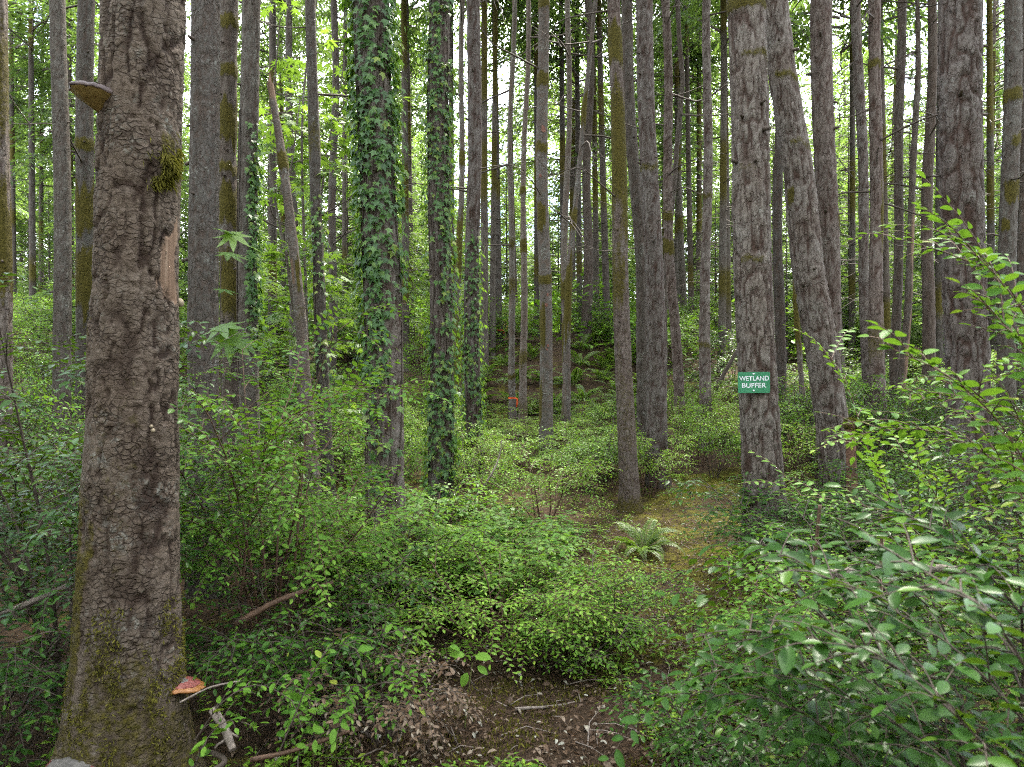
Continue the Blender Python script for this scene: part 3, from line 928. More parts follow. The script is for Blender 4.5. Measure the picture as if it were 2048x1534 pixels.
T['lean'] = add_tree([(0, 1550, 52), (170, 1567, 56), (350, 1595, 61), (525, 1614, 64), (700, 1647, 66), (850, 1668, 66), (1000, 1676, 66)], 8.0, 28, M['bark_fir'], 'strongly leaning furrowed fir that tilts over behind the signed fir', px_h=1.5, px_v=2.0, plate=(0.044, 0.21), depth=0.017,
                     moss=[(150, 170, 0, 1.2, .7), (290, 305, 0.2, 1.2, .7), (380, 410, -1.2, .4, .8), (640, 860, 1.35, 0.35, 1.0)], mark='the leaning fir')
T['r30'] = add_tree([(0, 1644, 44), (525, 1654, 45), (880, 1660, 50)], 8.8, 29, M['bark_fir'], 'upright grey trunk standing behind the leaning fir', plate=(0.038, 0.17), depth=0.009, stubs=9, moss=[around(320, 330, 0.5), (430, 460, 0.9, .4, 1)], mark='the upright grey trunk')
T['r31'] = add_tree([(0, 1560, 18), (525, 1558, 20), (830, 1558, 24)], 12.4, 30, M['bark_far'], 'grey trunk showing narrowly between the signed fir and the leaning fir', stubs=3)
T['r32'] = add_tree([(420, 1590, 7), (520, 1592, 8), (650, 1595, 10), (760, 1601, 11), (830, 1607, 13)], 11.8, 31, M['bark_alder'], 'thin bent mossy pole standing on the mossy slope', 'alder_tree', crown=False, height=5.5, moss=[around(560, 690, 0.9), around(780, 850, 0.6)])
T['r33'] = add_tree([(0, 1715, 20), (525, 1728, 21), (860, 1740, 26)], 11.6, 32, M['bark_fir'], 'slim dark grey trunk next right of the upright trunk', plate=(0.035, 0.17), stubs=6, branches=5, mark='the slim dark trunk')
T['r34'] = add_tree([(0, 1751, 25), (525, 1752, 27), (880, 1756, 36)], 10.8, 33, M['bark_fir'], 'grey trunk with dark moss streaks paired with a slim dark one', plate=(0.038, 0.19), stubs=5, branches=5, moss=[around(120, 140, 0.8), (370, 520, 0.7, .5, .8), around(640, 720, 0.5)], mark='the moss-streaked trunk')
T['r35'] = add_tree([(0, 1803, 18), (525, 1795, 19), (800, 1792, 22)], 13.4, 34, M['bark_far'], 'slim trunk in the shady gap left of the orange-scarred dead one', branches=8)
T['r36'] = add_tree([(0, 1834, 8), (170, 1836, 13), (350, 1828, 13), (525, 1816, 15), (780, 1806, 18)], 12.8, 35, M['bark_far'], 'dead slanting trunk with an orange rotten streak', crown=False, height=11, branches=7, wound=lambda TH, ZZ, t: sstep(0.5, 0.62, fbm(np.cos(TH) * 1.3, np.sin(TH) * 1.3, ZZ * 0.9, 3)) * (ZZ < 5.2) * (np.cos(TH) > 0))
T['r37'] = add_tree([(0, 1864, 18), (525, 1856, 25), (760, 1853, 28)], 13.0, 36, M['bark_far'], 'dark trunk close left of the big rugged fir', branches=6)
T['r38'] = add_tree([(0, 1923, 87), (525, 1928, 88), (750, 1934, 90), (900, 1936, 92)], 6.2, 37, M['bark_fir'], 'big rugged deeply furrowed fir standing behind the leafy branch', px_h=1.5, px_v=2.0, plate=(0.048, 0.21), depth=0.020, stubs=2, mark='the rugged fir')
T['r39'] = add_tree([(0, 2025, 36), (525, 2016, 38), (800, 2012, 40)], 8.8, 38, M['bark_grey'], 'lichen-pale trunk with moss blotches right of the big rugged fir', moss=[around(180, 210, 0.8), (270, 300, 0.2, 1, .7), (360, 410, 0, 1.2, .8), (440, 470, -1, .5, .8)], branches=6, plate=(0.032, 0.13), depth=0.006)
T['r40'] = add_tree([(0, 2050, 24), (700, 2043, 26)], 11.0, 39, M['bark_far'], 'dark trunk at the very right edge behind the lichen-pale one', branches=5)

# broken snag
def build_snag():
    rows = [(165, 541, 13), (300, 561, 17), (480, 583, 20), (640, 601, 22), (760, 611, 24), (920, 625, 27)]
    t = Tree(rows, 6.9, 60, 5.0)
    ztop = t.row_z(168)
    root = thing('snag', t.loc, 'pale broken-topped dead snag leaning left among maple leaves', 'dead tree')
    me = trunk_mesh(t, M['bark_alder'], plate=(0.03, 0.05), depth=0.004, top=ztop, moss=[around(305, 340), (510, 580, 0.5, .6, .8), around(590, 660, 0.4)],
                    wound=lambda TH, ZZ, t: ((ZZ > t.row_z(200)) | ((np.abs(ZZ - t.row_z(545)) < 0.12) & (np.abs(TH - 5.9) < 0.5))).astype(float))
    link('trunk', me, root)
    mb = MB()
    for k in range(5):
        a = k * 1.257
        p = np.array([float(t.cx(ztop)) + 0.018 * math.cos(a), 6.9 + 0.018 * math.sin(a), ztop - 0.06]) - t.loc
        tube(mb, [p, p + [-0.01, 0, 0.06], p + [-0.016, 0, 0.07 + 0.05 * ((k * 2) % 3)]], 0.016, 0.002, 4)
    link('splinters', mb.mesh('splinters', [M['deadwood']]), root)
    LANDMARKS.append((t.loc[0], t.loc[1], 'the broken snag'))
    return t
T['snag'] = build_snag()

# red sap scars on the grey trunk in the middle
def build_scars():
    t = T['c17']
    for py, th, s in ((262, 0.25, 0.07), (355, -0.3, 0.035), (592, 0.25, 0.03), (612, 0.0, 0.035), (692, 0.2, 0.03), (700, 0.05, 0.025)):
        z = np.array(t.row_z(py))
        p, n = t.surf(z, np.array(th), 0.006)
        mb = MB()
        k = 9
        a = np.linspace(0, 2 * math.pi, k, endpoint=False)
        tdir = np.array([math.cos(th), math.sin(th), 0])
        rr = s * (0.6 + 0.5 * rng.random(k))
        V = np.concatenate([[p + n * 0.004], p + np.outer(np.cos(a) * rr * 0.7, tdir) + np.outer(np.sin(a) * rr, [0, 0, 1.0])]) - t.loc
        mb.add(V, [(0, 1 + i, 1 + (i + 1) % k) for i in range(k)])
        link('bark_scar', mb.mesh('bark_scar', [M['scar']]), t.root)
M['scar'] = plain_mat('red_sap', (0.10, 0.022, 0.014), (0.26, 0.12, 0.075), 60, 0.6)
build_scars()

# distant trees: a few shared trunks and crowns
def far_trunk(seed):
    r = np.random.default_rng(seed)
    mb = MB()
    zs = np.linspace(-0.3, 26, 34)
    th = np.linspace(0, 2 * math.pi, 14, endpoint=False)
    bend = r.normal(0, 0.12, 2)
    rad = 0.13 * (1 - 0.78 * zs / 26) * (1 + 0.35 * np.exp(-np.maximum(zs, 0) / 0.35))
    V = np.stack([np.outer(rad, np.sin(th)) + (bend[0] * np.sin(zs * 0.18 + seed))[:, None],
                  np.outer(rad, np.cos(th)) + (bend[1] * np.sin(zs * 0.14))[:, None],
                  np.repeat(zs[:, None], 14, 1)], -1)
    i = np.arange(33)[:, None] * 14
    j = np.arange(14)[None, :]
    q = np.stack([i + (j + 1) % 14, i + j, i + 14 + j, i + 14 + (j + 1) % 14], -1).reshape(-1, 4)
    ms = sstep(0.55, 0.7, fbm(zs * 0.9, zs * 0, zs * 0 + seed, seed)) * 0.8
    mb.add(V.reshape(-1, 3), q[:, ::-1], moss=np.repeat(ms, 14))
    return mb.mesh('trunk', [M['bark_far']])
def far_twigs(seed):
    r = np.random.default_rng(seed)
    mb = MB()
    for k in range(46):
        z = r.uniform(2.0, 12)
        az = r.uniform(0, 6.28)
        L = r.uniform(0.3, 1.5)
        d = np.array([math.cos(az), math.sin(az), 0])
        s = np.array([-d[1], d[0], 0]) * r.normal(0, 0.15)
        tube(mb, [(0, 0, z), d * L * 0.5 + s * L + [0, 0, z + 0.03 * L], d * L + [0, 0, z - 0.2 * L]], 0.014, 0.004, 3)
    return mb.mesh('dead_branches', [M['twig']])
FAR_TR = [far_trunk(s) for s in range(5)]
FAR_TW = [far_twigs(s) for s in range(4)]

def gap_phrase(px):
    lm = sorted((CX + x / y * F, ph) for x, y, ph in LANDMARKS)
    i = sum(1 for q, _ in lm if q < px)
    if i == 0:
        return 'left of ' + lm[0][1]
    if i == len(lm):
        return 'right of ' + lm[-1][1]
    return f'between {lm[i - 1][1]} and {lm[i][1]}'
def far_label(px, d):
    ph = gap_phrase(px)
    lab = 'distant conifer seen ' + ph if d < 30 else 'very distant conifer ' + ph
    return lab, lab.replace('conifer', 'conifers')

r_far = np.random.default_rng(7)
placed = []
def far_tree(px, d, dia, crown_from, hs):
    x = (px - CX) / F * d
    if any((x - a) ** 2 + (d - b) ** 2 < 1.0 for a, b in placed):
        return
    placed.append((x, d))
    lab, grp = far_label(px, d)
    k = len(placed)
    z = gz(x, d)
    root = thing('conifer_tree', (x, d, z), lab, 'tree', grp)
    root.rotation_euler = (r_far.normal(0, 0.012), r_far.normal(0, 0.012), 0)
    s = dia / 0.26
    tr = link('trunk', FAR_TR[k % 5], root)
    tr.scale = (s, s, hs)
    tr.rotation_euler = (0, 0, k * 1.3)
    tw = link('dead_branches', FAR_TW[k % 4], root)
    tw.rotation_euler = (0, 0, k * 2.1)
    tw['kind'] = 'stuff'
    top = 26 * hs
    c = link('crown', CROWNS[k % 4], root)
    sc = (top + 0.5 - crown_from) / 14.0
    w = r_far.uniform(0.8, 1.1) * (0.75 if d < 24 else 1)
    c.location = (0, 0, crown_from)
    c.scale = (w, w, sc)
    c.rotation_euler = (0, 0, k * 0.9)

for px, d in ((64, 24), (985, 17.5), (1000, 19), (1008, 19.5), (1060, 19), (1072, 20.5), (1128, 21), (1160, 22), (1195, 23), (1216, 20), (1440, 17), (1455, 18), (1463, 17.5),
              (1385, 21), (1400, 26), (1370, 24), (808, 17), (822, 20), (905, 19), (970, 16.5), (1680, 16), (1700, 19), (1775, 17), (1880, 17), (1985, 18), (30, 27), (215, 22), (545, 18), (690, 21)):
    far_tree(px, d, r_far.uniform(0.16, 0.26), r_far.uniform(7.5, 10), r_far.uniform(0.85, 1.05))
for k in range(100):
    px = r_far.uniform(-150, 2200)
    d = 19 + 46 * r_far.random() ** 0.8
    if px < 480 and r_far.random() < 0.25:
        continue
    far_tree(px, d, r_far.uniform(0.15, 0.32), r_far.uniform(5, 8.5), r_far.uniform(0.85, 1.15))

# the wood goes on behind and beside the camera: one joined mass, nobody counts it
def woods_around():
    c = crown_mesh(150, 15.0, 3.4, 60, 7, 0.5, 0.7, 0.1, lw=0.42)
    nv = len(c.vertices)
    co = np.empty(nv * 3)
    c.vertices.foreach_get('co', co)
    co = co.reshape(-1, 3)
    tri_, quad_ = [], []
    for p in c.polygons:
        (tri_ if p.loop_total == 3 else quad_).append(tuple(p.vertices))
    r = np.random.default_rng(91)
    mb = MB()
    for k in range(46):
        a = math.radians(r.uniform(125, 415) if k > 6 else r.uniform(200, 340))
        dd = r.uniform(6, 30)
        x, y = dd * math.cos(a), dd * math.sin(a)
        if y > 0 and abs(x) < y * 0.85 + 3.5:
            continue
        z0 = gz(x, y)
        b0 = r.uniform(3, 6)
        t_ = r.uniform(0, 6.28)
        Rm = np.array([[math.cos(t_), -math.sin(t_), 0], [math.sin(t_), math.cos(t_), 0], [0, 0, 1.1]])
        V = co @ Rm.T + [x, y, z0 + b0]
        mb.add(V, np.array(tri_), 0, False, tint=r.random() * 0.6)
        tube(mb, [(x, y, z0 - 0.3), (x, y, z0 + 10), (x, y, z0 + 21)], 0.2, 0.04, 8, 1)
    lv = Leaves()
    n = 26000
    k = 150
    a = np.radians(r.uniform(150, 390, k))
    dd = r.uniform(9, 26, k)
    cx, cy, H = dd * np.cos(a), dd * np.sin(a), r.uniform(1.5, 6, k)
    ok = (cy < 0) | (np.abs(cx) > cy * 0.95 + 4)
    q = np.flatnonzero(ok)[r.integers(0, ok.sum(), n)]
    v = r.normal(size=(n, 3)) * 0.55
    az = r.uniform(0, 6.28, n)
    lv.add(np.stack([cx[q] + v[:, 0] * 1.8, cy[q] + v[:, 1] * 1.8, ground(cx, cy)[q] + H[q] * r.random(n)], 1),
           np.stack([np.cos(az), np.sin(az), r.normal(-.2, .3, n)], 1), np.array([0, 0, 1.0]) + r.normal(0, .5, (n, 3)), r.uniform(0.25, 0.55, n), r.random(n) * 0.6)
    bake(mb, lv.arrays(), leaf_min(0.5), 0)
    tag(link('woods', mb.mesh('woods', [M['needle'], M['bark_far']])), 'conifer wood continuing behind and beside the viewpoint', kind='stuff')
woods_around()

# young hemlocks that fill the middle height of the wood
for k in range(260):
    px = r_far.uniform(-150, 2200)
    d = 16 + 44 * r_far.random() ** 0.8
    if 930 < px < 1320 and d < 27 or px < 480 and r_far.random() < 0.2:
        continue
    x = (px - CX) / F * d
    if any((x - a) ** 2 + (d - b) ** 2 < 0.8 for a, b in placed):
        continue
    placed.append((x, d))
    z = gz(x, d)
    lab = ('feathery young hemlock ' if d < 30 else 'far young hemlock ') + gap_phrase(px)
    root = thing('young_hemlock', (x, d, z), lab, 'tree', lab.replace('hemlock', 'hemlocks'))
    s = r_far.uniform(0.6, 1.0) * (1 + 0.02 * d) * (1.15 if r_far.random() < 0.3 else 0.8)
    mesh = YOUNG[k % 4]
    c = link('crown', mesh, root)
    c.scale = (s * 0.95, s * 0.95, s)
    c.location = (0, 0, 0.35 * s)
    c.rotation_euler = (0, 0, k)
    mbk = 'young_trunk'
    if mbk not in bpy.data.meshes:
        mb = MB()
        tube(mb, [(0, 0, -0.2), (0.02, 0, 2), (0, 0.02, 4), (0, 0, 6.2)], 0.05, 0.01, 7)
        mb.mesh(mbk, [M['bark_far']])
    st = link('trunk', bpy.data.meshes[mbk], root)
    st.scale = (s, s, s * 1.05)

# ------------------------------------------------------------------ ivy on the trunks
def ivy_on(t, n, mask, label, parts, lsize=0.062, off=(0.01, 0.06), stems=4, rows=(0, 1000), group=None, seed=0):
    r = np.random.default_rng(900 + seed)
    root = thing('ivy_vine', t.loc, label, 'ivy', group)
    lv = Leaves()
    py = r.uniform(rows[0] - 40, rows[1], n * 6)
    th = r.uniform(-2.4, 2.4, n * 6)
    z = t.row_z(py)
    dens = mask(py, th) * sstep(0.18, 0.50, fbm(th * 2.4 + 9, z * 2.4, z * 0, 40 + seed))
    ok = r.random(n * 6) < dens
    py, th, z = py[ok][:n], th[ok][:n], z[ok][:n]
    m = len(z)
    o = r.uniform(off[0], off[1], m) + (r.random(m) < 0.15) * r.uniform(0, 0.06, m)
    P, N = t.surf(z, th, o)
    tang = np.stack([np.cos(th), np.sin(th), 0 * th], 1)
    X = np.array([0, 0, -1.0]) + N * r.uniform(0.1, 0.8, (m, 1)) + tang * r.normal(0, 0.55, (m, 1))
    Z = N + np.array([0, 0, 0.55]) + r.normal(0, 0.3, (m, 3))
    lv.add(P - t.loc, X, Z, lsize * r.uniform(0.45, 1.5, m))
    mb = MB()
    for k in range(stems):
        a0 = r.uniform(-1.2, 1.2)
        zs = np.linspace(t.row_z(rows[1]) - 0.3, t.row_z(rows[0]), 22)
        a = a0 + 0.35 * np.sin(zs * 1.7 + k) + 0.1 * np.sin(zs * 5 + k * 2)
        Q, _ = t.surf(zs, a, 0.009)
        tube(mb, Q - t.loc, 0.008, 0.004, 5)
    link('stem', mb.mesh('stem', [M['twig']]), root)
    set_leaves(root, lv, 'ivy', L_IVY, M['ivy'], parts)
    return root

def maskA(py, th):
    a = sstep(620, 480, py) * 1.0
    b_ = sstep(1.0, -0.1, th) * (py < 760)
    c = 0.35 * (py > 740) * sstep(1.0, 0.2, np.abs(th + 0.1))
    return np.maximum(np.maximum(a * (0.75 + 0.25 * (np.abs(th) > 0.9)), b_ * 0.9), c)
def maskB(py, th):
    m = np.ones_like(py) * 0.9
    bare = (py > 430) & (py < 660) & (th < 0.2) & (th > -1.3)
    bare2 = (py > 30) & (py < 130) & (th > 0.2)
    return np.where(bare | bare2, 0.12, m)
ivy_on(T['ivyA'], 2700, maskA, 'dense green ivy hanging down the large furrowed trunk', 300, 0.060, (0.010, 0.085), 6, (-20, 985), seed=1)
ivy_on(T['ivyB'], 2500, maskB, 'dark green ivy wrapping the narrower trunk down to its foot', 300, 0.056, (0.008, 0.075), 6, (-20, 1010), seed=2)
ivy_on(T['c14'], 800, lambda py, th: sstep(430, 560, py) * 0.9, 'small-leaved ivy covering the lower half of a straight furrowed trunk', 0, 0.055, (0.01, 0.06), 4, (420, 900), seed=3)
ivy_on(T['l6'], 650, lambda py, th: sstep(0.0, 0.7, th) * sstep(215, 330, py) * 0.9, 'small-leaved ivy climbing one side of the straight grey trunk left of the snag', 0, 0.05, (0.01, 0.045), 3, (225, 700), seed=4)
ivy_on(T['l8'], 280, lambda py, th: np.ones_like(py) * 0.7, 'sparse ivy shoots on the slim trunk right of the snag', 0, 0.055, (0.01, 0.08), 3, (430, 800), seed=5)
ivy_on(T['sign'], 75, lambda py, th: sstep(-0.1, -0.5, th) * sstep(930, 1010, py), 'short ivy shoots climbing the foot of the signed fir', 75, 0.06, (0.006, 0.03), 2, (930, 1140), seed=6)

# ------------------------------------------------------------------ shrubs
def shrub_parts(seed, H, R, stems, nb, L, spacing, sub=3, droop=0.3, clump=0.12, tlen=(0.28, 0.6), lift=0.35):
    """stems (list of polylines with radii) and leaves of an evergreen huckleberry"""
    r = np.random.default_rng(seed)
    lv = Leaves()
    tubes = []
    for k in range(stems):
        az = 2 * math.pi * (k + r.uniform(-.3, .3)) / stems
        d = np.array([math.cos(az), math.sin(az), 0])
        rr = R * r.uniform(0.25, 0.8)
        hh = H * r.uniform(0.55, 0.98) * (1.05 - 0.3 * rr / R)
        b0 = d * clump * r.uniform(0.2, 1) * R
        P = curve_pts([b0, b0 + d * rr * 0.25 + [0, 0, hh * 0.4], b0 + d * rr * 0.6 + [0, 0, hh * 0.75] + r.normal(0, .04, 3), b0 + d * rr + [0, 0, hh]], 9)
        tubes.append((P, 0.004 + 0.003 * H, 0.002, 5))
        for q in range(nb):
            t = 0.28 + 0.72 * (q + r.random()) / nb
            c = np.array([np.interp(t * 8, np.arange(9), P[:, i]) for i in range(3)])
            a2 = az + r.normal(0, 1.2)
            e = np.array([math.cos(a2), math.sin(a2), 0])
            l = R * r.uniform(*tlen) * (1.25 - 0.6 * t)
            B = curve_pts([c, c + e * l * 0.5 + [0, 0, lift * l * r.uniform(0.2, 1)], c + e * l + [0, 0, l * (lift * 0.7 - droop * r.uniform(0, 1.4))]], 6)
            tubes.append((B, 0.003, 0.0012, 3))
            spray(lv, B, L, spacing)
            s = np.array([-e[1], e[0], 0])
            for w in range(sub):
                tt = 0.25 + 0.6 * (w + r.random()) / sub
                c2 = np.array([np.interp(tt * 5, np.arange(6), B[:, i]) for i in range(3)])
                sg = 1 if w % 2 else -1
                dr = e * 0.7 + s * sg * r.uniform(0.5, 0.9) + np.array([0, 0, r.normal(0.05, 0.2)])
                l2 = l * r.uniform(0.35, 0.6)
                C = curve_pts([c2, c2 + dr * l2 * 0.5 + [0, 0, 0.04 * l2], c2 + dr * l2 - [0, 0, droop * 0.4 * l2]], 4)
                tubes.append((C, 0.0016, 0.0008, 3))
                spray(lv, C, L * 0.95, spacing)
    return tubes, lv

def shrub_mesh(name, seed, leafmat, stemmat, shape, **kw):
    tubes, lv = shrub_parts(seed, **kw)
    a = MB()
    for P, r0, r1, s in tubes:
        tube(a, P, r0, r1, s)
    b_ = MB()
    bake(b_, lv.arrays(), shape)
    return a.mesh('stems', [stemmat]), b_.mesh('leaves', [leafmat])

SHRUB = {}
for i in range(4):
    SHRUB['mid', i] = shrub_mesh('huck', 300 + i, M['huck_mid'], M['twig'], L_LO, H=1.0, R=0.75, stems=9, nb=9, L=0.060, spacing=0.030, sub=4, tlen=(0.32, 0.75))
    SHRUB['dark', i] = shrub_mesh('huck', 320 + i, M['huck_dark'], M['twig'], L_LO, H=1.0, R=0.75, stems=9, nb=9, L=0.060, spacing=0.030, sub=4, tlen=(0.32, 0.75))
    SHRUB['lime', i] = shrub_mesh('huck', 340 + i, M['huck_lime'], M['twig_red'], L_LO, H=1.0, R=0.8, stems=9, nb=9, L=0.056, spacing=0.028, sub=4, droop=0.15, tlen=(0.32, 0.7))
for i in range(3):
    SHRUB['salal', i] = shrub_mesh('salal', 360 + i, M['salal'], M['twig_red'], L_SALAL_LO, H=0.75, R=0.7, stems=13, nb=6, L=0.105, spacing=0.055, sub=3, droop=0.1, lift=0.5, tlen=(0.3, 0.65))

def shrub(kind, i, x, y, s, sh, label, group, name='huckleberry_shrub', cat='shrub', tilt=0.0):
    root = thing(name, (x, y, gz(x, y) - 0.03), label, cat, group)
    root.rotation_euler = (tilt, 0, (x * 7.3 + y * 3.1) % 6.28)
    st, lf = SHRUB[kind, i]
    for nm, me in (('stems', st), ('leaves', lf)):
        o = link(nm, me, root)
        o.scale = (s, s, sh)
        o['kind'] = 'stuff'
    return root

KIND_WORD = {'mid': 'green huckleberry shrub', 'dark': 'dark glossy huckleberry shrub', 'lime': 'bright young huckleberry shrub', 'salal': 'broad-leaved salal clump'}
def place_label(kind, x, y, h):
    size = 'tall' if h > 1.4 else ('waist-high' if h > 0.85 else 'low')
    j = min(range(len(LANDMARKS)), key=lambda k: (LANDMARKS[k][0] - x) ** 2 + (LANDMARKS[k][1] - y) ** 2)
    lx, ly, ph = LANDMARKS[j]
    if abs(x - lx) > abs(y - ly):
        rel = 'just left of' if x < lx else 'just right of'
    else:
        rel = 'in front of' if y < ly else 'behind'
    lab = f'{size} {KIND_WORD[kind]} {rel} {ph}'
    return lab, f'{KIND_WORD[kind]}s {rel} {ph}'

def near_tree(x, y, r):
    return any((x - t.loc[0]) ** 2 + (y - t.loc[1]) ** 2 < r * r for t in T.values())

rs = np.random.default_rng(21)
SHR = []
def try_shrub(x, y, s, h, kind, dmin=0.55):
    if any((x - a) ** 2 + (y - b) ** 2 < (dmin * min(s, q)) ** 2 for a, b, q in SHR):
        return
    if 4.0 < y < 8.6 and (1175 if y > 5.4 else 1225) < CX + x / y * F + 0.36 * s / y * F and CX + x / y * F - 0.3 * s / y * F < 1490:
        return
    if path_dist(np.array([x]), np.array([y]))[0] < 0.30 + 0.28 * s and y < 9.0:
        return
    SHR.append((x, y, s))
    if y < 13:
        lab, grp = place_label(kind, x, y, h)
    else:
        px = CX + x / y * F
        lab = ('huckleberry bush on the bank ' if y < 20 else 'far huckleberry bush ') + gap_phrase(px)
        grp = lab.replace('bush', 'bushes')
    n = 3 if kind == 'salal' else 4
    nm = 'salal_shrub' if kind == 'salal' else 'huckleberry_shrub'
    shrub(kind, rs.integers(0, n), x, y, s, h, lab, grp, nm)

# the salal patch in the middle foreground
for k in range(60):
    px = rs.uniform(600, 1190)
    d = rs.uniform(4.6, 7.4)
    try_shrub((px - CX) / F * d, d, rs.uniform(0.75, 1.05), rs.uniform(0.75, 1.05) * (1.0 if px < 950 else 0.75), 'salal', 0.6)
# low shrubs along the path and behind the patch
for k in range(150):
    px = rs.uniform(680, 1560)
    d = rs.uniform(7.0, 14.5)
    h = rs.uniform(0.85, 1.4) * (0.5 if 960 < px < 1140 and d > 8.5 else 0.75 if 960 < px < 1300 and d > 9 else 1)
    try_shrub((px - CX) / F * d, d, rs.uniform(0.75, 1.1), h, rs.choice(['mid', 'lime', 'lime', 'mid']), 0.72)
# tall shrubs on both flanks
for k in range(90):
    px = rs.uniform(-150, 700)
    d = rs.uniform(4.6, 13)
    h = rs.uniform(1.4, 2.1) if px < 330 else rs.uniform(1.1, 1.8)
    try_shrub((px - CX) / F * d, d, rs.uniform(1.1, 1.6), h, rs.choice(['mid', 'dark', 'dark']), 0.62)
for k in range(90):
    px = rs.uniform(1580, 2250)
    d = rs.uniform(4.2, 13)
    h = rs.uniform(0.9, 1.8) if px > 1850 or d > 9.5 else rs.uniform(0.7, 1.05)
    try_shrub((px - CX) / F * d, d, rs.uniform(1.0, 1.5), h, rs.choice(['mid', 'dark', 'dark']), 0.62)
# the bank and beyond
for k in range(150):
    px = rs.uniform(-100, 2150)
    d = rs.uniform(13.5, 24)
    s = rs.uniform(1.1, 2.0)
    if 960 < px < 1260 and 13 < d < 18.0:
        if k % 2:
            continue
        try_shrub((px - CX) / F * d, d, rs.uniform(0.7, 1.0), rs.uniform(0.5, 0.75), 'lime', 0.9)
        continue
    try_shrub((px - CX) / F * d, d, s, rs.uniform(0.9, 1.9), rs.choice(['mid', 'lime', 'mid', 'dark']), 0.6)

def far_undergrowth():
    r = np.random.default_rng(17)
    lv = Leaves()
    n = 90000
    c = 420
    px = r.uniform(-500, 2500, c)
    d = 17 + 43 * r.random(c)
    x, y = (px - CX) / F * d, d
    H = r.uniform(0.9, 2.6, c)
    k = r.integers(0, c, n)
    v = r.normal(size=(n, 3))
    v /= np.linalg.norm(v, axis=1)[:, None]
    v *= (0.45 + 0.55 * r.random((n, 1)))
    P = np.stack([x[k] + v[:, 0] * H[k] * 0.9, y[k] + v[:, 1] * H[k] * 0.9, ground(x, y)[k] + np.abs(v[:, 2]) * H[k]], 1)
    az = r.uniform(0, 6.28, n)
    lv.add(P, np.stack([np.cos(az), np.sin(az), r.normal(-0.1, 0.3, n)], 1), np.array([0, 0, 1.0]) + r.normal(0, .3, (n, 3)), r.uniform(0.12, 0.26, n), r.random(c)[k] * 0.7 + 0.2 * r.random(n))
    mb = MB()
    bake(mb, lv.arrays(), leaf_min(0.5))
    tag(link('undergrowth', mb.mesh('undergrowth', [M['huck_mid']])), 'far undergrowth filling the floor between distant trunks', kind='stuff')
far_undergrowth()
def distant_foliage():
    r = np.random.default_rng(19)
    lv = Leaves()
    c = 1150
    n = 210000
    px = r.uniform(-350, 2400, c)
    d = r.uniform(44, 80, c)
    x, y = (px - CX) / F * d, d
    zc = 0.5 + 19 * r.random(c) ** 1.5
    R = r.uniform(0.8, 2.2, c)
    k = r.integers(0, c, n)
    v = r.normal(size=(n, 3)) * 0.5
    P = np.stack([x[k] + v[:, 0] * R[k] * 1.5, y[k] + v[:, 1] * R[k], ground(x, y)[k] + np.maximum(0, zc[k] + v[:, 2] * R[k])], 1)
    az = r.uniform(0, 6.28, n)
    lv.add(P, np.stack([np.cos(az), np.sin(az), r.normal(-0.3, 0.3, n)], 1), np.array([0, 0, 1.0]) + r.normal(0, .4, (n, 3)), r.uniform(0.25, 0.5, n), 0.25 + 0.5 * r.random(c)[k] + 0.2 * r.random(n))
    mb = MB()
    bake(mb, lv.arrays(), leaf_min(0.45))
    tag(link('woodland_foliage', mb.mesh('woodland_foliage', [M['needle']])), 'far leafy edge of the wood closing the view between trunks', kind='stuff')
distant_foliage()

# ------------------------------------------------------------------ foreground shrubs, leaf by leaf
def near_shrub(base, label, mat, stemmat, seed, L=0.03, parts=300, extra=(), name='huckleberry_shrub', cat='shrub', shape=None, key=None, group=None, **kw):
    x, y = base
    root = thing(name, (x, y, gz(x, y) - 0.02), label, cat, group)
    loc = np.array(root.location)
    tubes, lv = shrub_parts(seed, L=L, **kw) if kw else ([], Leaves())
    r = np.random.default_rng(seed + 5000)
    for pts, r0, nsub in extra:                    # branches laid by hand, in world space
        B = curve_pts(np.array([at(*p) for p in pts]) - loc, 14)
        tubes.append((B, r0, 0.0015, 5))
        n = len(B)
        ln = float(np.sum(np.linalg.norm(np.diff(B, axis=0), axis=1)))
        spray(lv, B[n // 4:], L, L * 0.5)
        for w in range(nsub):
            i = int(n * (0.12 + 0.86 * w / max(1, nsub)))
            e = B[min(i + 1, n - 1)] - B[i - 1]
            e /= np.linalg.norm(e) + 1e-9
            s = np.cross(e, [0, 0, 1.0])
            s /= np.linalg.norm(s) + 1e-9
            sg = 1 if w % 2 else -1
            dr = e * r.uniform(0.35, 0.8) + s * sg * r.uniform(0.4, 0.9) + np.array([0, 0, r.normal(0.1, 0.25)])
            l2 = ln * r.uniform(0.16, 0.34)
            C = curve_pts([B[i], B[i] + dr * l2 * 0.5 + [0, 0, 0.05 * l2], B[i] + dr * l2 - [0, 0, 0.1 * l2]], 6)
            tubes.append((C, 0.002, 0.0009, 4))
            spray(lv, C, L, L * 0.40)
    mb = MB()
    for P, r0, r1, s in tubes:
        tube(mb, P, r0, r1, s)
    o = link('stems', mb.mesh('stems', [stemmat]), root)
    o['kind'] = 'stuff'
    set_leaves(root, lv, key or mat.name, shape or L_HI, mat, parts)
    return root

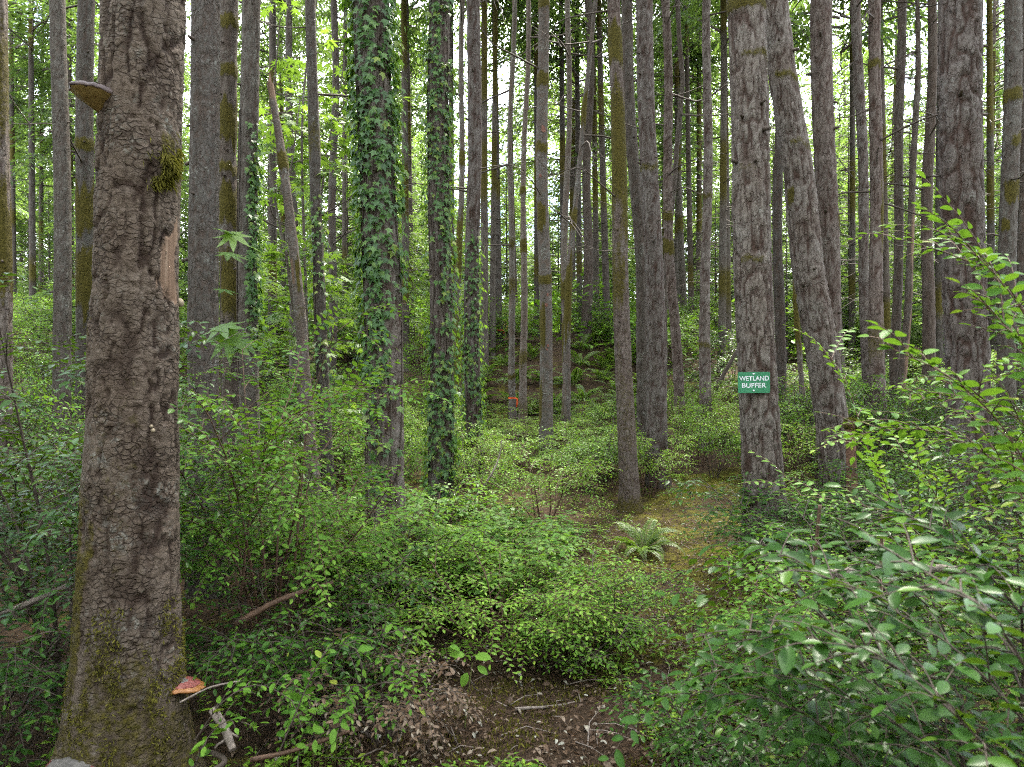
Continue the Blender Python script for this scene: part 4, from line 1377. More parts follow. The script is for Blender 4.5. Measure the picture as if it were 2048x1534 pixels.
FG = dict(droop=0.4, tlen=(0.35, 0.75))
near_shrub((1.25, 1.75), 'large dark glossy huckleberry bush filling the lower right corner', M['huck_dark'], M['twig'], 401, 0.060, 300,
           extra=[(((2100, 1500, 1.25), (1900, 1290, 1.3), (1700, 1180, 1.45), (1560, 1110, 1.6)), 0.0022, 24),
                  (((2080, 1620, 1.1), (1900, 1420, 1.1), (1720, 1300, 1.2), (1500, 1260, 1.4)), 0.0022, 24),
                  (((2090, 1400, 1.0), (1980, 1230, 1.0), (1860, 1150, 1.1), (1740, 1080, 1.2)), 0.0022, 20),
                  (((1800, 1620, 1.3), (1640, 1450, 1.4), (1500, 1390, 1.5), (1380, 1400, 1.6)), 0.0022, 20),
                  (((2000, 1620, 1.2), (1840, 1480, 1.3), (1650, 1380, 1.4), (1430, 1330, 1.6)), 0.0022, 20),
                  (((2060, 1250, 1.5), (1950, 1120, 1.5), (1850, 1050, 1.6), (1760, 1000, 1.7)), 0.0022, 20)],
           H=1.35, R=0.85, stems=14, nb=12, sub=4, spacing=0.0273, **FG)
near_shrub((2.05, 2.2), 'tall huckleberry arching in from the right edge with bright upper sprays', M['huck_mid'], M['twig_red'], 402, 0.052, 300,
           extra=[(((2150, 900, 1.9), (2060, 640, 1.9), (1950, 530, 2.0), (1805, 480, 2.1)), 0.004, 18),
                  (((2150, 900, 1.9), (2080, 690, 1.8), (2000, 560, 1.8), (1900, 465, 1.9)), 0.0022, 20),
                  (((2120, 1060, 1.6), (2010, 860, 1.6), (1900, 755, 1.6), (1790, 700, 1.65)), 0.0022, 18),
                  (((2130, 1100, 1.9), (2000, 930, 1.9), (1850, 860, 2.0), (1700, 870, 2.2)), 0.0022, 24),
                  (((2140, 1000, 1.8), (2050, 850, 1.8), (1950, 800, 1.85), (1820, 800, 2.0)), 0.0022, 24),
                  (((2100, 820, 1.7), (2050, 700, 1.7), (2000, 640, 1.75), (1950, 590, 1.8)), 0.0022, 20)],
           H=2.1, R=0.75, stems=11, nb=11, sub=4, spacing=0.0260, **FG)
near_shrub((1.75, 3.1), 'light green huckleberry spreading sprays in front of the leaning fir', M['huck_mid'], M['twig_red'], 403, 0.049, 300,
           extra=[(((1980, 1280, 2.9), (1830, 1060, 2.9), (1720, 1010, 3.0), (1560, 985, 3.1)), 0.004, 16),
                  (((1950, 1200, 3.1), (1850, 950, 3.1), (1750, 880, 3.2), (1680, 900, 3.3)), 0.004, 14),
                  (((1900, 1250, 2.8), (1760, 960, 2.9), (1690, 760, 3.0), (1640, 690, 3.1)), 0.004, 14)],
           H=1.0, R=0.85, stems=10, nb=10, sub=4, spacing=0.0247, **FG)
near_shrub((0.82, 2.65), 'low huckleberry sprays overhanging the right side of the path', M['huck_dark'], M['twig'], 404, 0.047, 300, H=0.5, R=0.5, stems=10, nb=8, sub=4, spacing=0.0234, **FG)
near_shrub((1.42, 3.4), 'mid-green low huckleberry with reddish stems between the path and the bushes', M['huck_mid'], M['twig_red'], 405, 0.042, 150, H=0.58, R=0.5, stems=11, nb=9, sub=4, spacing=0.0208, **FG)
near_shrub((-1.35, 3.9), 'tall glossy huckleberry with layered sprays beside the thick scaly fir', M['huck_mid'], M['twig_red'], 406, 0.055, 300,
           extra=[(((480, 1200, 3.6), (515, 950, 3.6), (600, 830, 3.6), (800, 790, 3.7)), 0.008, 18),
                  (((515, 950, 3.6), (560, 850, 3.5), (700, 780, 3.6), (825, 775, 3.7)), 0.004, 16),
                  (((515, 950, 3.6), (480, 850, 3.7), (430, 810, 3.8), (390, 790, 3.8)), 0.004, 14),
                  (((510, 980, 3.6), (590, 760, 4.2), (600, 700, 4.4), (640, 650, 4.5)), 0.004, 8),
                  (((510, 1000, 3.5), (560, 880, 3.5), (640, 840, 3.5), (720, 850, 3.5)), 0.004, 16),
                  (((500, 1050, 3.5), (580, 930, 3.4), (660, 900, 3.4), (740, 880, 3.4)), 0.004, 16)],
           H=2.0, R=1.05, stems=11, nb=11, sub=4, spacing=0.0273, **FG)
near_shrub((-0.78, 2.95), 'low bright huckleberry sprays right of the thick fir and its red-topped fungus', M['huck_mid'], M['twig'], 407, 0.052, 220,
           extra=[(((390, 1480, 2.45), (450, 1400, 2.45), (520, 1370, 2.5), (600, 1410, 2.5)), 0.003, 8),
                  (((380, 1550, 2.4), (420, 1470, 2.4), (460, 1440, 2.4), (500, 1450, 2.4)), 0.003, 7),
                  (((560, 1500, 2.5), (640, 1320, 2.6), (690, 1290, 2.6), (730, 1310, 2.6)), 0.003, 10)],
           H=0.6, R=0.55, stems=8, nb=6, sub=3, droop=0.5, spacing=0.0286)
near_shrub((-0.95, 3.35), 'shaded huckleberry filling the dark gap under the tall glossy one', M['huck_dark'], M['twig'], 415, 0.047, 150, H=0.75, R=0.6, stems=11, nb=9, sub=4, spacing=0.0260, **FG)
near_shrub((-2.15, 3.4), 'tall dark huckleberry crowding the left edge behind the thick fir', M['huck_dark'], M['twig'], 408, 0.055, 300, H=2.5, R=1.05, stems=14, nb=12, sub=4, spacing=0.0273, **FG)
near_shrub((-2.15, 2.75), 'dark huckleberry low at the left edge beneath the tall one', M['huck_dark'], M['twig'], 409, 0.049, 220, H=0.9, R=0.6, stems=10, nb=9, sub=4, spacing=0.0247, **FG)
near_shrub((-0.05, 4.0), 'dense bright huckleberry mound in the centre foreground', M['huck_lime'], M['twig_red'], 410, 0.044, 300, H=0.68, R=0.8, stems=16, nb=9, sub=4, droop=0.25, spacing=0.0208)
near_shrub((0.55, 4.1), 'green huckleberry mound between the bright central mound and the path', M['huck_mid'], M['twig'], 411, 0.042, 150, H=0.6, R=0.55, stems=13, nb=9, sub=4, droop=0.25, spacing=0.0208)
near_shrub((0.32, 3.75), 'low green huckleberry at the shaded front edge of the central mound', M['huck_mid'], M['twig'], 416, 0.038, 100, H=0.42, R=0.42, stems=9, nb=7, sub=3, droop=0.3, spacing=0.02)
near_shrub((-0.8, 4.6), 'leafy green huckleberry between the tall glossy one and the salal patch', M['huck_lime'], M['twig'], 412, 0.047, 150, H=0.8, R=0.7, stems=13, nb=9, sub=4, droop=0.25, spacing=0.0221)
near_shrub((-0.55, 3.0), 'dead brown withered shrub at the near edge of the bright mound', M['brown'], M['twig'], 413, 0.039, 200, name='dead_shrub', H=0.5, R=0.5, stems=10, nb=7, sub=3, droop=0.8, spacing=0.0182)

# ------------------------------------------------------------------ ferns
def frond_mesh(seed, L=0.8, w=0.11, n=44, arch=0.75):
    r = np.random.default_rng(seed)
    t = np.linspace(0, 1, 12)
    P = np.stack([L * (t - 0.12 * t ** 3), 0.05 * L * np.sin(t * 2 + seed) * t, L * arch * (t * 0.95 - 0.95 * t ** 2.2)], 1)
    mb = MB()
    tube(mb, P, 0.004, 0.001, 3, 1)
    lv = Leaves()
    u = np.linspace(0.12, 0.99, n)
    Q = np.stack([np.interp(u, t, P[:, k]) for k in range(3)], 1)
    Tn = np.stack([np.interp(u, t, np.gradient(P[:, k])) for k in range(3)], 1)
    Tn /= np.linalg.norm(Tn, axis=1)[:, None]
    ww = w * np.minimum(1, (u - 0.05) * 5) * (1 - u ** 2.5) + 0.006
    for sg in (-1, 1):
        B = np.cross([0, 0, 1.0], Tn)
        B /= np.linalg.norm(B, axis=1)[:, None]
        N = np.cross(Tn, B)
        lv.add(Q, B * sg + Tn * 0.35 - N * 0.12 + r.normal(0, 0.06, (n, 3)), N + B * sg * 0.2, ww * r.uniform(0.85, 1.1, n))
    arr = lv.arrays()
    bake(mb, arr, leaf_min(0.24), 0, tint=r.random() * 0.5 + 0.3 * rng.random(len(arr[0])))
    return mb.mesh('frond', [M['fern'], M['twig_green']])
FRONDS = [frond_mesh(s, arch=a) for s, a in ((0, 0.9), (1, 0.6), (2, 0.75), (3, 1.15))]

def fern(px, d, s, label, n=16, group=None, xy=None):
    x, y = xy if xy else ((px - CX) / F * d, d)
    root = thing('sword_fern', (x, y, gz(x, y)), label, 'fern', group)
    r = np.random.default_rng(int(abs(px) * 13 + d * 7))
    for k in range(n):
        a = 2.4 * k + r.normal(0, 0.2)
        sc = s * r.uniform(0.75, 1.1)
        m4 = Matrix.Rotation(a, 4, 'Z') @ Matrix.Rotation(-r.uniform(-0.1, 0.75), 4, 'Y') @ Matrix.Rotation(r.normal(0, 0.25), 4, 'X') @ Matrix.Diagonal((sc, sc, sc, 1))
        link('frond', FRONDS[r.integers(0, 4)], root, mat4=m4)
    return root
fern(1285, 6.5, 0.66, 'single arching sword fern on the mossy clearing by the leaning mossy trunk', 18)
fern(1830, 2.5, 0.3, 'small young fern low beneath the right-hand bushes', 7)
fern(1465, 5.6, 0.3, 'small upright fern at the foot of the signed fir', 6)
fern(-25, 2.35, 0.42, 'fern frond reaching in at the bottom of the left edge', 7)
rf = np.random.default_rng(5)
bank = []
for k in range(80):
    px, d = rf.uniform(955, 1300), rf.uniform(13.9, 18.2)
    x = (px - CX) / F * d
    if any((x - a) ** 2 + (d - b) ** 2 < 0.36 for a, b in bank):
        continue
    bank.append((x, d))
    fern(px, d, rf.uniform(0.65, 1.0), 'feathery sword fern on the bank behind the thin alders', 14, 'sword ferns on the bank')

# ------------------------------------------------------------------ maples
def build_maple():
    d0 = 9.2
    x0 = (600 - CX) / F * d0
    root = thing('maple_tree', (x0, d0, gz(x0, d0)), 'bright green broad-leaved maple filling the gap behind the snag', 'tree')
    loc = np.array(root.location)
    mb = MB()
    lv = Leaves()
    r = np.random.default_rng(77)
    stemP = []
    for k, (px, py, dd) in enumerate(((560, 40, 9.5), (640, -40, 9.0), (690, 120, 9.8), (600, 200, 8.9))):
        end = at(px, py, dd) - loc
        P = curve_pts([(0.1 * k, 0.05 * k, -0.1), end * 0.35 + r.normal(0, .15, 3) * [1, 1, 0], end * 0.7 + r.normal(0, .15, 3), end], 14)
        tube(mb, P, 0.03, 0.008, 6)
        stemP.append(P)
    for k in range(120):
        P = stemP[k % 4]
        i = r.integers(2, 14)
        az = r.uniform(0, 6.28)
        e = np.array([math.cos(az), math.sin(az), r.normal(0.05, 0.15)])
        L = r.uniform(0.5, 1.1)
        B = curve_pts([P[i], P[i] + e * L * 0.5 + [0, 0, 0.08], P[i] + e * L], 6)
        tube(mb, B, 0.006, 0.002, 4)
        n = r.integers(7, 13)
        for t in np.linspace(0.25, 1, n):
            c = np.array([np.interp(t * 5, np.arange(6), B[:, q]) for q in range(3)])
            a2 = az + r.normal(0, 1.0)
            dr = np.array([math.cos(a2), math.sin(a2), r.normal(-0.35, 0.25)])
            lv.add(c + dr * r.uniform(0.03, 0.1), dr, np.array([0, 0, 1.0]) + r.normal(0, 0.35, 3), r.uniform(0.08, 0.15))
    link('trunk', mb.mesh('trunk', [M['bark_alder']]), root)
    set_leaves(root, lv, 'maple', L_MAPLE, M['maple'], 300)
build_maple()

def build_sapling():
    d0 = 4.7
    x0 = (438 - CX) / F * d0
    root = thing('maple_sapling', (x0, d0, gz(x0, d0)), 'slender maple sapling with large lime leaves right of the straight grey trunk', 'sapling')
    loc = np.array(root.location)
    mb = MB()
    P = curve_pts([(0, 0, -0.05), at(446, 900, 4.7) - loc, at(440, 700, 4.7) - loc, at(442, 480, 4.7) - loc], 12)
    tube(mb, P, 0.007, 0.003, 6)
    r = np.random.default_rng(3)
    lv = Leaves()
    for px, py, s, zt in ((478, 464, 0.16, .5), (500, 488, 0.12, .3), (462, 505, 0.15, .6), (452, 578, 0.12, .9), (455, 460, 0.12, .4),
                          (470, 658, 0.20, 1), (488, 678, 0.2, 1), (478, 700, 0.18, .9), (455, 650, 0.2, 1), (472, 712, 0.14, .6)):
        p = at(px - 12, py, 4.55 + r.uniform(-.1, .1)) - loc
        i = int(np.argmin(np.abs(P[:, 2] - (p[2] - 0.03))))
        tube(mb, [P[i], (P[i] + p) / 2 + [0, 0, 0.02], p], 0.0025, 0.0015, 4)
        lv.add(p, np.array([0.8, -0.5, -0.25]) + r.normal(0, .25, 3), np.array([0.1, -0.55, 1.0]) * [1, zt, 1] + r.normal(0, .15, 3), s * 1.15)
    link('stem', mb.mesh('stem', [M['twig']]), root)
    set_leaves(root, lv, 'maple', L_MAPLE, M['maple'], 40)
build_sapling()

def build_big_leaf_plant():
    # broad pale leaves over the dead shrub
    x, y = (930 - CX) / F * 3.1, 3.1
    root = thing('salal_shrub', (x, y, gz(x, y)), 'young salal with two very large pale leaves over the dead brown shrub', 'shrub')
    loc = np.array(root.location)
    mb = MB()
    lv = Leaves()
    P = curve_pts([(0, 0, 0), (0.01, 0, 0.12), at(945, 1325, 3.1) - loc], 7)
    tube(mb, P, 0.004, 0.002, 5)
    for px, py, dx, dz, s in ((930, 1310, -0.9, 0.25, 0.10), (950, 1312, 1, 0.1, 0.11), (955, 1332, 0.9, -0.5, 0.08), (935, 1345, -0.4, -0.8, 0.09), (920, 1300, -0.6, .5, .08)):
        lv.add(at(px, py, 3.08) - loc, np.array([dx, -0.45, dz]), np.array([0, -0.5, 0.9]), s * 0.72, 0.55)
    link('stem', mb.mesh('stem', [M['twig_green']]), root)
    set_leaves(root, lv, 'salal_big', L_SALAL, M['huck_mid'], 20)
build_big_leaf_plant()

# ------------------------------------------------------------------ moss on the thick fir
def build_moss():
    t = T['big']
    r = np.random.default_rng(31)
    lv = Leaves()
    n = 3000                                              # hanging clump
    px = np.clip(r.normal(335, 15, n), 286, 356)
    py = np.clip(r.normal(327, 19, n) - (px - 334) * 0.5, 262, 372)
    k = r.random(n) < sstep(0.36, 0.58, fbm(px * 0.07, py * 0.05, px * 0, 8))
    px, py = px[k], py[k]
    n = len(px)
    z, th = t.hit(px, py)
    bulge = 0.028 * np.exp(-((px - 332) / 22) ** 2 - ((py - 325) / 26) ** 2)
    P, N = t.surf(z, th, bulge * r.uniform(0.3, 1.0, n))
    tang = np.stack([np.cos(th), np.sin(th), 0 * th], 1)
    X = N * r.uniform(0.3, 1.0, (n, 1)) + np.array([0, 0, -0.9]) + tang * r.normal(0, 0.5, (n, 1))
    lv.add(P - t.loc, X, N + r.normal(0, .3, (n, 3)), r.uniform(0.012, 0.05, n))
    mb = MB()
    bake(mb, lv.arrays(), leaf_min(0.075))
    o = link('moss_clump', mb.mesh('moss_clump', [M['moss']]), t.root)
    o['kind'] = 'stuff'
    lv = Leaves()
    n = 14000                                             # short cushion round the foot
    z = t.zb + 0.75 * r.random(n) ** 1.2
    th = r.uniform(-2.0, 2.0, n)
    k = fbm(th * 4 + 9, z * 9, z * 0, 12) + 0.35 * (0.45 - (z - t.zb)) 
    ok = r.random(n) < sstep(0.42, 0.66, k)
    z, th = z[ok], th[ok]
    m = len(z)
    P, N = t.surf(z, th, 0.004)
    tang = np.stack([np.cos(th), np.sin(th), 0 * th], 1)
    X = N * r.uniform(0.3, 1, (m, 1)) + np.array([0, 0, -0.3]) + tang * r.normal(0, 0.6, (m, 1)) + np.array([0, 0, 1]) * r.normal(0, .5, (m, 1))
    lv.add(P - t.loc, X, N + r.normal(0, .5, (m, 3)), r.uniform(0.008, 0.02, m))
    mb = MB()
    bake(mb, lv.arrays(), leaf_min(0.3))
    o = link('foot_moss', mb.mesh('foot_moss', [M['moss']]), t.root)
    o['kind'] = 'stuff'
build_moss()

# ------------------------------------------------------------------ bracket fungi
def bracket(px, py, w, depth, thick, label, mats, under=0.5, tilt=0.0, name='bracket_fungus', yaw_off=0.0):
    """half-disc conk; mats = (top, rim, underside, centre)"""
    t = T['big']
    z, th = t.hit(px, py)
    p, n = t.surf(z, th + yaw_off, -0.012)
    yaw = math.atan2(n[1], n[0])
    root = thing(name, p, label, 'fungus')
    root.rotation_euler = (0, tilt, yaw)
    na, nr = 36, 9
    a = np.linspace(-math.pi / 2 - 0.35, math.pi / 2 + 0.35, na)
    def rim(a):
        return np.stack([depth * np.cos(a), w / 2 * np.sin(a)], -1) * (1 + 0.03 * np.sin(a * 7) + 0.02 * np.sin(a * 13 + 1))[:, None]
    Rm = rim(a)
    def shell(fr, zs, mi_rows, nm, mat_list):
        mb = MB()
        V = np.concatenate([np.concatenate([Rm * f, np.full((na, 1), zz) + 0.0015 * rng.normal(size=(na, 1))], 1) for f, zz in zip(fr, zs)])
        for k in range(len(fr) - 1):
            i = np.arange(na - 1)
            q = np.stack([k * na + i, k * na + i + 1, (k + 1) * na + i + 1, (k + 1) * na + i], -1)
            if k == 0:
                mb.add(V, q, mi_rows[k])
            else:
                mb.ls.append(q.ravel()); mb.sz.append(np.full(len(q), 4)); mb.mi.append(np.full(len(q), mi_rows[k])); mb.sm.append(np.full(len(q), True))
        return link(nm, mb.mesh(nm, mat_list), root)
    top, rimm, und, cen = mats
    shell([0.02, 0.18, 0.36, 0.5, 0.64, 0.8], [thick * q for q in (0.62, 0.60, 0.50, 0.46, 0.38, 0.28)], [1, 1, 0, 0, 0], 'cap', [top, cen])
    shell([0.8, 0.88, 0.95, 1.0, 1.005, 0.97], [thick * q for q in (0.28, 0.2, 0.12, 0.0, -0.1, -0.16)], [0] * 5, 'rim', [rimm])
    shell([0.97, 0.8, 0.55, 0.3, 0.05], [-thick * (0.16 + under * q) for q in (0, 0.35, 0.75, 1.1, 1.5)], [0] * 4, 'underside', [und])
    return root

F_dark = plain_mat('fungus_dark_top', (0.035, 0.025, 0.028), (0.12, 0.09, 0.09), 30, 0.7)
F_rimd = plain_mat('fungus_dark_rim', (0.045, 0.03, 0.032), (0.16, 0.115, 0.105), 25, 0.65)
F_under = plain_mat('fungus_ochre_pores', (0.13, 0.085, 0.02), (0.26, 0.18, 0.05), 40, 0.85)
F_red = plain_mat('fungus_maroon_top', (0.11, 0.022, 0.02), (0.22, 0.055, 0.045), 45, 0.55)
F_orange = plain_mat('fungus_orange_rim', (0.20, 0.072, 0.014), (0.30, 0.125, 0.028), 30, 0.5)
F_cream = plain_mat('fungus_cream', (0.22, 0.17, 0.11), (0.36, 0.29, 0.2), 30, 0.7)
F_grey = plain_mat('fungus_grey', (0.06, 0.055, 0.05), (0.17, 0.155, 0.14), 25, 0.8)
bracket(207, 186, 0.16, 0.105, 0.052, 'dark bracket fungus with ochre underside high on the thick fir', (F_dark, F_rimd, F_under, F_dark), under=0.7, tilt=-0.12, yaw_off=-0.25)
bracket(357, 1372, 0.15, 0.10, 0.030, 'maroon bracket fungus with orange rim and grey centre low on the thick fir', (F_red, F_orange, F_cream, F_grey), under=0.4, tilt=0.16, yaw_off=0.1)
bracket(150, 1540, 0.22, 0.11, 0.07, 'large pale grey bracket fungus with reddish rim at the very foot of the thick fir', (F_grey, F_red, F_cream, F_grey), under=0.4, tilt=0.2, yaw_off=-0.1)
def knob(px, py, s, label, mat):
    t = T['big']
    zz, th = t.hit(px, py)
    p, n = t.surf(zz, th, 0.003)
    mb = MB()
    na, nb = 12, 8
    V = []
    for i in range(nb + 1):
        b_ = math.pi * i / nb
        for j in range(na):
            a = 2 * math.pi * j / na
            rr = math.sin(b_) * (1 + 0.07 * math.sin(3 * a + i))
            V.append((s * rr * math.cos(a), s * rr * math.sin(a), s * 1.1 * math.cos(b_) * (1 if b_ < 1.57 else 0.85)))
    q = [(i * na + j, i * na + (j + 1) % na, (i + 1) * na + (j + 1) % na, (i + 1) * na + j) for i in range(nb) for j in range(na)]
    mb.add(np.array(V)[:, [0, 1, 2]], np.array(q)[:, ::-1])
    o = link('young_fungus', mb.mesh('young_fungus', [mat]), loc=p)
    tag(o, label, 'fungus')
knob(361, 606, 0.017, 'small round beige fungus knob just below the pale wound', F_cream)
knob(302, 853, 0.0065, 'tiny cream fungus button midway up the thick fir, upper one of two', F_cream)
knob(305, 861, 0.008, 'tiny cream fungus button midway up the thick fir, lower one of two', F_cream)

# ------------------------------------------------------------------ the green sign
def build_sign():
    t = T['sign']
    c = at(1508, 765, 6.6)
    z = c[2]
    yf = float(t.cy(z) - t.rad(z)) - 0.022
    k = yf / 6.6
    w, h = 64 / F * yf, 42 / F * yf
    root = thing('sign', ((1508 - CX) / F * yf, yf, CAMZ + (HY - 765) / F * yf), 'small green WETLAND BUFFER sign screwed to the large furrowed fir', 'sign')
    root.rotation_euler = (0, math.radians(-0.5), 0)
    nx = 12
    rr = 0.012
    outline = []
    for cxs, czs, a0 in ((1, 1, 0), (-1, 1, 90), (-1, -1, 180), (1, -1, 270)):
        for a in (0, 30, 60, 90):
            q = math.radians(a0 + a)
            outline.append((cxs * (w / 2 - rr) + rr * math.cos(q), czs * (h / 2 - rr) + rr * math.sin(q)))
    n = len(outline)
    V = [(x, -0.0015, zz) for x, zz in outline] + [(x, 0.0015, zz) for x, zz in outline]
    import bmesh
    bm = bmesh.new()
    vs_ = [bm.verts.new(v) for v in V]
    bm.faces.new(vs_[:n])
    bm.faces.new(vs_[n:][::-1])
    for i in range(n):
        j = (i + 1) % n
        bm.faces.new((vs_[i], vs_[n + i], vs_[n + j], vs_[j]))
    bmesh.ops.recalc_face_normals(bm, faces=bm.faces)
    me = bpy.data.meshes.new('plate')
    bm.to_mesh(me)
    bm.free()
    me.materials.append(plain_mat('sign_green', (0.022, 0.19, 0.085), (0.032, 0.23, 0.105), 8, 0.45, bumpd=0.0005, spec=0.4))
    link('plate', me, root)
    white = plain_mat('sign_white', (0.74, 0.74, 0.80), (0.82, 0.82, 0.86), 30, 0.5, bumpd=0.0002)
    for txt, zz, hh, ww in (('WETLAND', 0.0175 * 1.0, 0.0445, 0.283), ('BUFFER', -0.049, 0.0445, 0.231)):
        cu = bpy.data.curves.new('lettering', 'FONT')
        cu.body = txt
        cu.align_x = 'CENTER'
        cu.size = 1.0
        cu.offset = 0.014
        cu.extrude = 0.0
        tmp = bpy.data.objects.new('lettering', cu)
        COL.objects.link(tmp)
        bpy.context.view_layer.update()
        dg = bpy.context.evaluated_depsgraph_get()
        me = bpy.data.meshes.new_from_object(tmp.evaluated_get(dg))
        bpy.data.objects.remove(tmp)
        co = np.empty(len(me.vertices) * 3)
        me.vertices.foreach_get('co', co)
        co = co.reshape(-1, 3)
        mn, mx = co.min(0), co.max(0)
        sx, sy = ww * w / 0.305 / (mx[0] - mn[0]), hh * w / 0.305 / (mx[1] - mn[1])
        out = np.stack([(co[:, 0] - (mn[0] + mx[0]) / 2) * sx, np.full(len(co), -0.0027), zz * w / 0.305 + (co[:, 1] - mn[1]) * sy], 1)
        me.vertices.foreach_set('co', out.astype(np.float32).ravel())
        me.update()
        me.materials.clear()
        me.materials.append(white)
        link('lettering', me, root)
    mb = MB()
    a = np.linspace(0, 2 * math.pi, 12, endpoint=False)
    V = np.concatenate([np.stack([r_ * np.cos(a), np.full(12, y_), r_ * np.sin(a)], 1) for r_, y_ in ((0.0085, 0), (0.0085, -0.003), (0.005, -0.006), (0.0008, -0.007))])
    q = [(k * 12 + j, k * 12 + (j + 1) % 12, (k + 1) * 12 + (j + 1) % 12, (k + 1) * 12 + j) for k in range(3) for j in range(12)]
    mb.add(V, q)
    sm = mb.mesh('screw', [white])
    for zz in (h / 2 - 0.019, -h / 2 + 0.022):
        link('screw', sm, root, loc=(-0.004, -0.0016, zz))
build_sign()

# ------------------------------------------------------------------ flagging ribbons
M['orange'] = plain_mat('orange_ribbon', (0.85, 0.10, 0.02), (0.95, 0.16, 0.04), 30, 0.4, bumpd=0.0005)
def ribbon(cx, d, rad, z, drop, side, label, group=None, tilt=0.0, wid=0.024):
    root = thing('ribbon', (cx, d, z), label, 'ribbon', group)
    mb = MB()
    a = np.linspace(0, 2 * math.pi, 20, endpoint=False)
    r = rad + 0.012
    V = np.concatenate([np.stack([r * np.cos(a), r * np.sin(a), np.full(20, s * wid / 2) + tilt * np.cos(a)], 1) for s in (-1, 1)])
    mb.add(V, [(j, (j + 1) % 20, 20 + (j + 1) % 20, 20 + j) for j in range(20)])
    link('band', mb.mesh('band', [M['orange']]), root)
    mb = MB()
    n = 9
    zz = -np.linspace(0, drop, n)
    tw = np.linspace(0, 1.2, n)
    xo = side * (r + 0.006) + 0.012 * np.sin(np.linspace(0, 4, n))
    V = np.concatenate([np.stack([xo - wid * 0.6 * np.cos(tw), -0.03 - wid * 0.6 * np.sin(tw), zz], 1), np.stack([xo + wid * 0.6 * np.cos(tw), -0.03 + wid * 0.6 * np.sin(tw), zz], 1)])
    mb.add(V, [(i, i + 1, n + i + 1, n + i) for i in range(n - 1)])
    link('tail', mb.mesh('tail', [M['orange']]), root)
t = T['c15']
z = float(t.row_z(796))
ribbon(float(t.cx(z)), 13.6, float(t.rad(z)), z, 0.19, 1, 'bright orange ribbon tied round the slender alder in the middle', wid=0.03)
ribbon((1000 - CX) / F * 18.9, 18.9, 0.075, CAMZ + (HY - 661) / F * 18.9, 0.10, 1, 'small orange ribbon far up the bank, lower of the two', wid=0.03)
ribbon((1008 - CX) / F * 19.4, 19.4, 0.06, CAMZ + (HY - 649) / F * 19.4, 0.12, 1, 'small orange ribbon far up the bank, upper of the two', wid=0.03)

# ------------------------------------------------------------------ logs, stumps, fallen sticks
def log(name, pts, r0, r1, mat, label, cat, sides=10, knots=0, moss=None):
    P = curve_pts(np.array([at(*p) for p in pts]), 16)
    c = P.mean(0)
    mb = MB()
    tube(mb, P - c, r0, r1, sides, 0, True, 0.12)
    root = link(name, mb.mesh(name, [mat]), loc=c)
    tag(root, label, cat)
    for k in range(knots):
        i = 3 + (k * 4) % 11
        s = MB()
        d = np.array([math.sin(k * 2.1), -0.3, math.cos(k * 2.1)])
        tube(s, [P[i] - c, P[i] - c + d * (r0 * 2.4), P[i] - c + d * r0 * 3.6 + [0.01, 0, 0]], r0 * 0.35, r0 * 0.2, 5, cap=True)
        link('branch_stub', s.mesh('branch_stub', [mat]), root)
    return root
log('fallen_branch', [(1655, 1148, 2.75), (1800, 1138, 2.7), (1920, 1140, 2.6), (2010, 1152, 2.5)], 0.019, 0.015, M['twig_grey'], 'long grey fallen branch lying level behind the dark bush', 'branch', knots=2)
log('rotten_log', [(1292, 1000, 9.2), (1320, 985, 9.2), (1348, 972, 9.3)], 0.07, 0.05, M['deadwood'], 'short red-brown rotten log behind the mossy leaning trunk', 'log')
log('broken_branch', [(426, 1420, 2.5), (448, 1455, 2.45), (466, 1500, 2.4)], 0.016, 0.013, M['twig_grey'], 'stubby broken branch with pale scaly bark right of the red-topped fungus', 'branch', knots=3)
log('fallen_stick', [(0, 1232, 2.9), (70, 1200, 3.0), (150, 1165, 3.1)], 0.014, 0.011, M['twig_grey'], 'pale grey stick slanting up behind the thick fir at the left', 'stick', 7)
log('fallen_stick', [(500, 1520, 2.5), (590, 1500, 2.55), (700, 1462, 2.6)], 0.009, 0.006, M['twig_red'], 'thin brown stick lying near the lower left of the path', 'stick', 7)
log('fallen_stick', [(1030, 1418, 3.25), (1110, 1412, 3.3), (1180, 1398, 3.4)], 0.008, 0.005, M['twig_grey'], 'pale straight stick lying across the start of the path', 'stick', 7)
log('fallen_stick', [(360, 1405, 2.5), (420, 1375, 2.55), (480, 1362, 2.6)], 0.004, 0.003, M['twig_grey'], 'thin grey twig slanting beneath the red-topped fungus', 'stick', 6)
log('fallen_stick', [(420, 1545, 2.35), (450, 1520, 2.4), (405, 1498, 2.45)], 0.010, 0.008, M['twig'], 'dark bent stick at the bottom beside the thick fir', 'stick', 7)
log('leaning_branch', [(940, 1010, 7.2), (985, 945, 7.2), (1000, 905, 7.3), (1003, 880, 7.3)], 0.014, 0.006, M['twig_grey'], 'pale bare branch sticking up in front of the middle shrubs', 'branch', 6, 2)
log('leaning_branch', [(1430, 780, 12.5), (1455, 735, 12.5), (1478, 695, 12.5)], 0.040, 0.03, M['twig'], 'dark broken pole leaning against the back of the signed fir', 'branch', 8)
log('leaning_branch', [(900, 1010, 7.4), (965, 960, 7.3)], 0.010, 0.006, M['twig_red'], 'thin brown branch propped among the middle shrubs', 'branch', 6)
log('leaning_branch', [(470, 1250, 3.2), (560, 1200, 3.3), (665, 1165, 3.5)], 0.016, 0.010, M['twig_red'], 'reddish slanting branch under the tall glossy huckleberry', 'branch', 7)
log('bare_stem', [(1765, 1030, 3.4), (1762, 1120, 3.4), (1755, 1240, 3.3)], 0.006, 0.009, M['twig_red'], 'thin upright red-brown stem left of the dark bush', 'stem', 6)
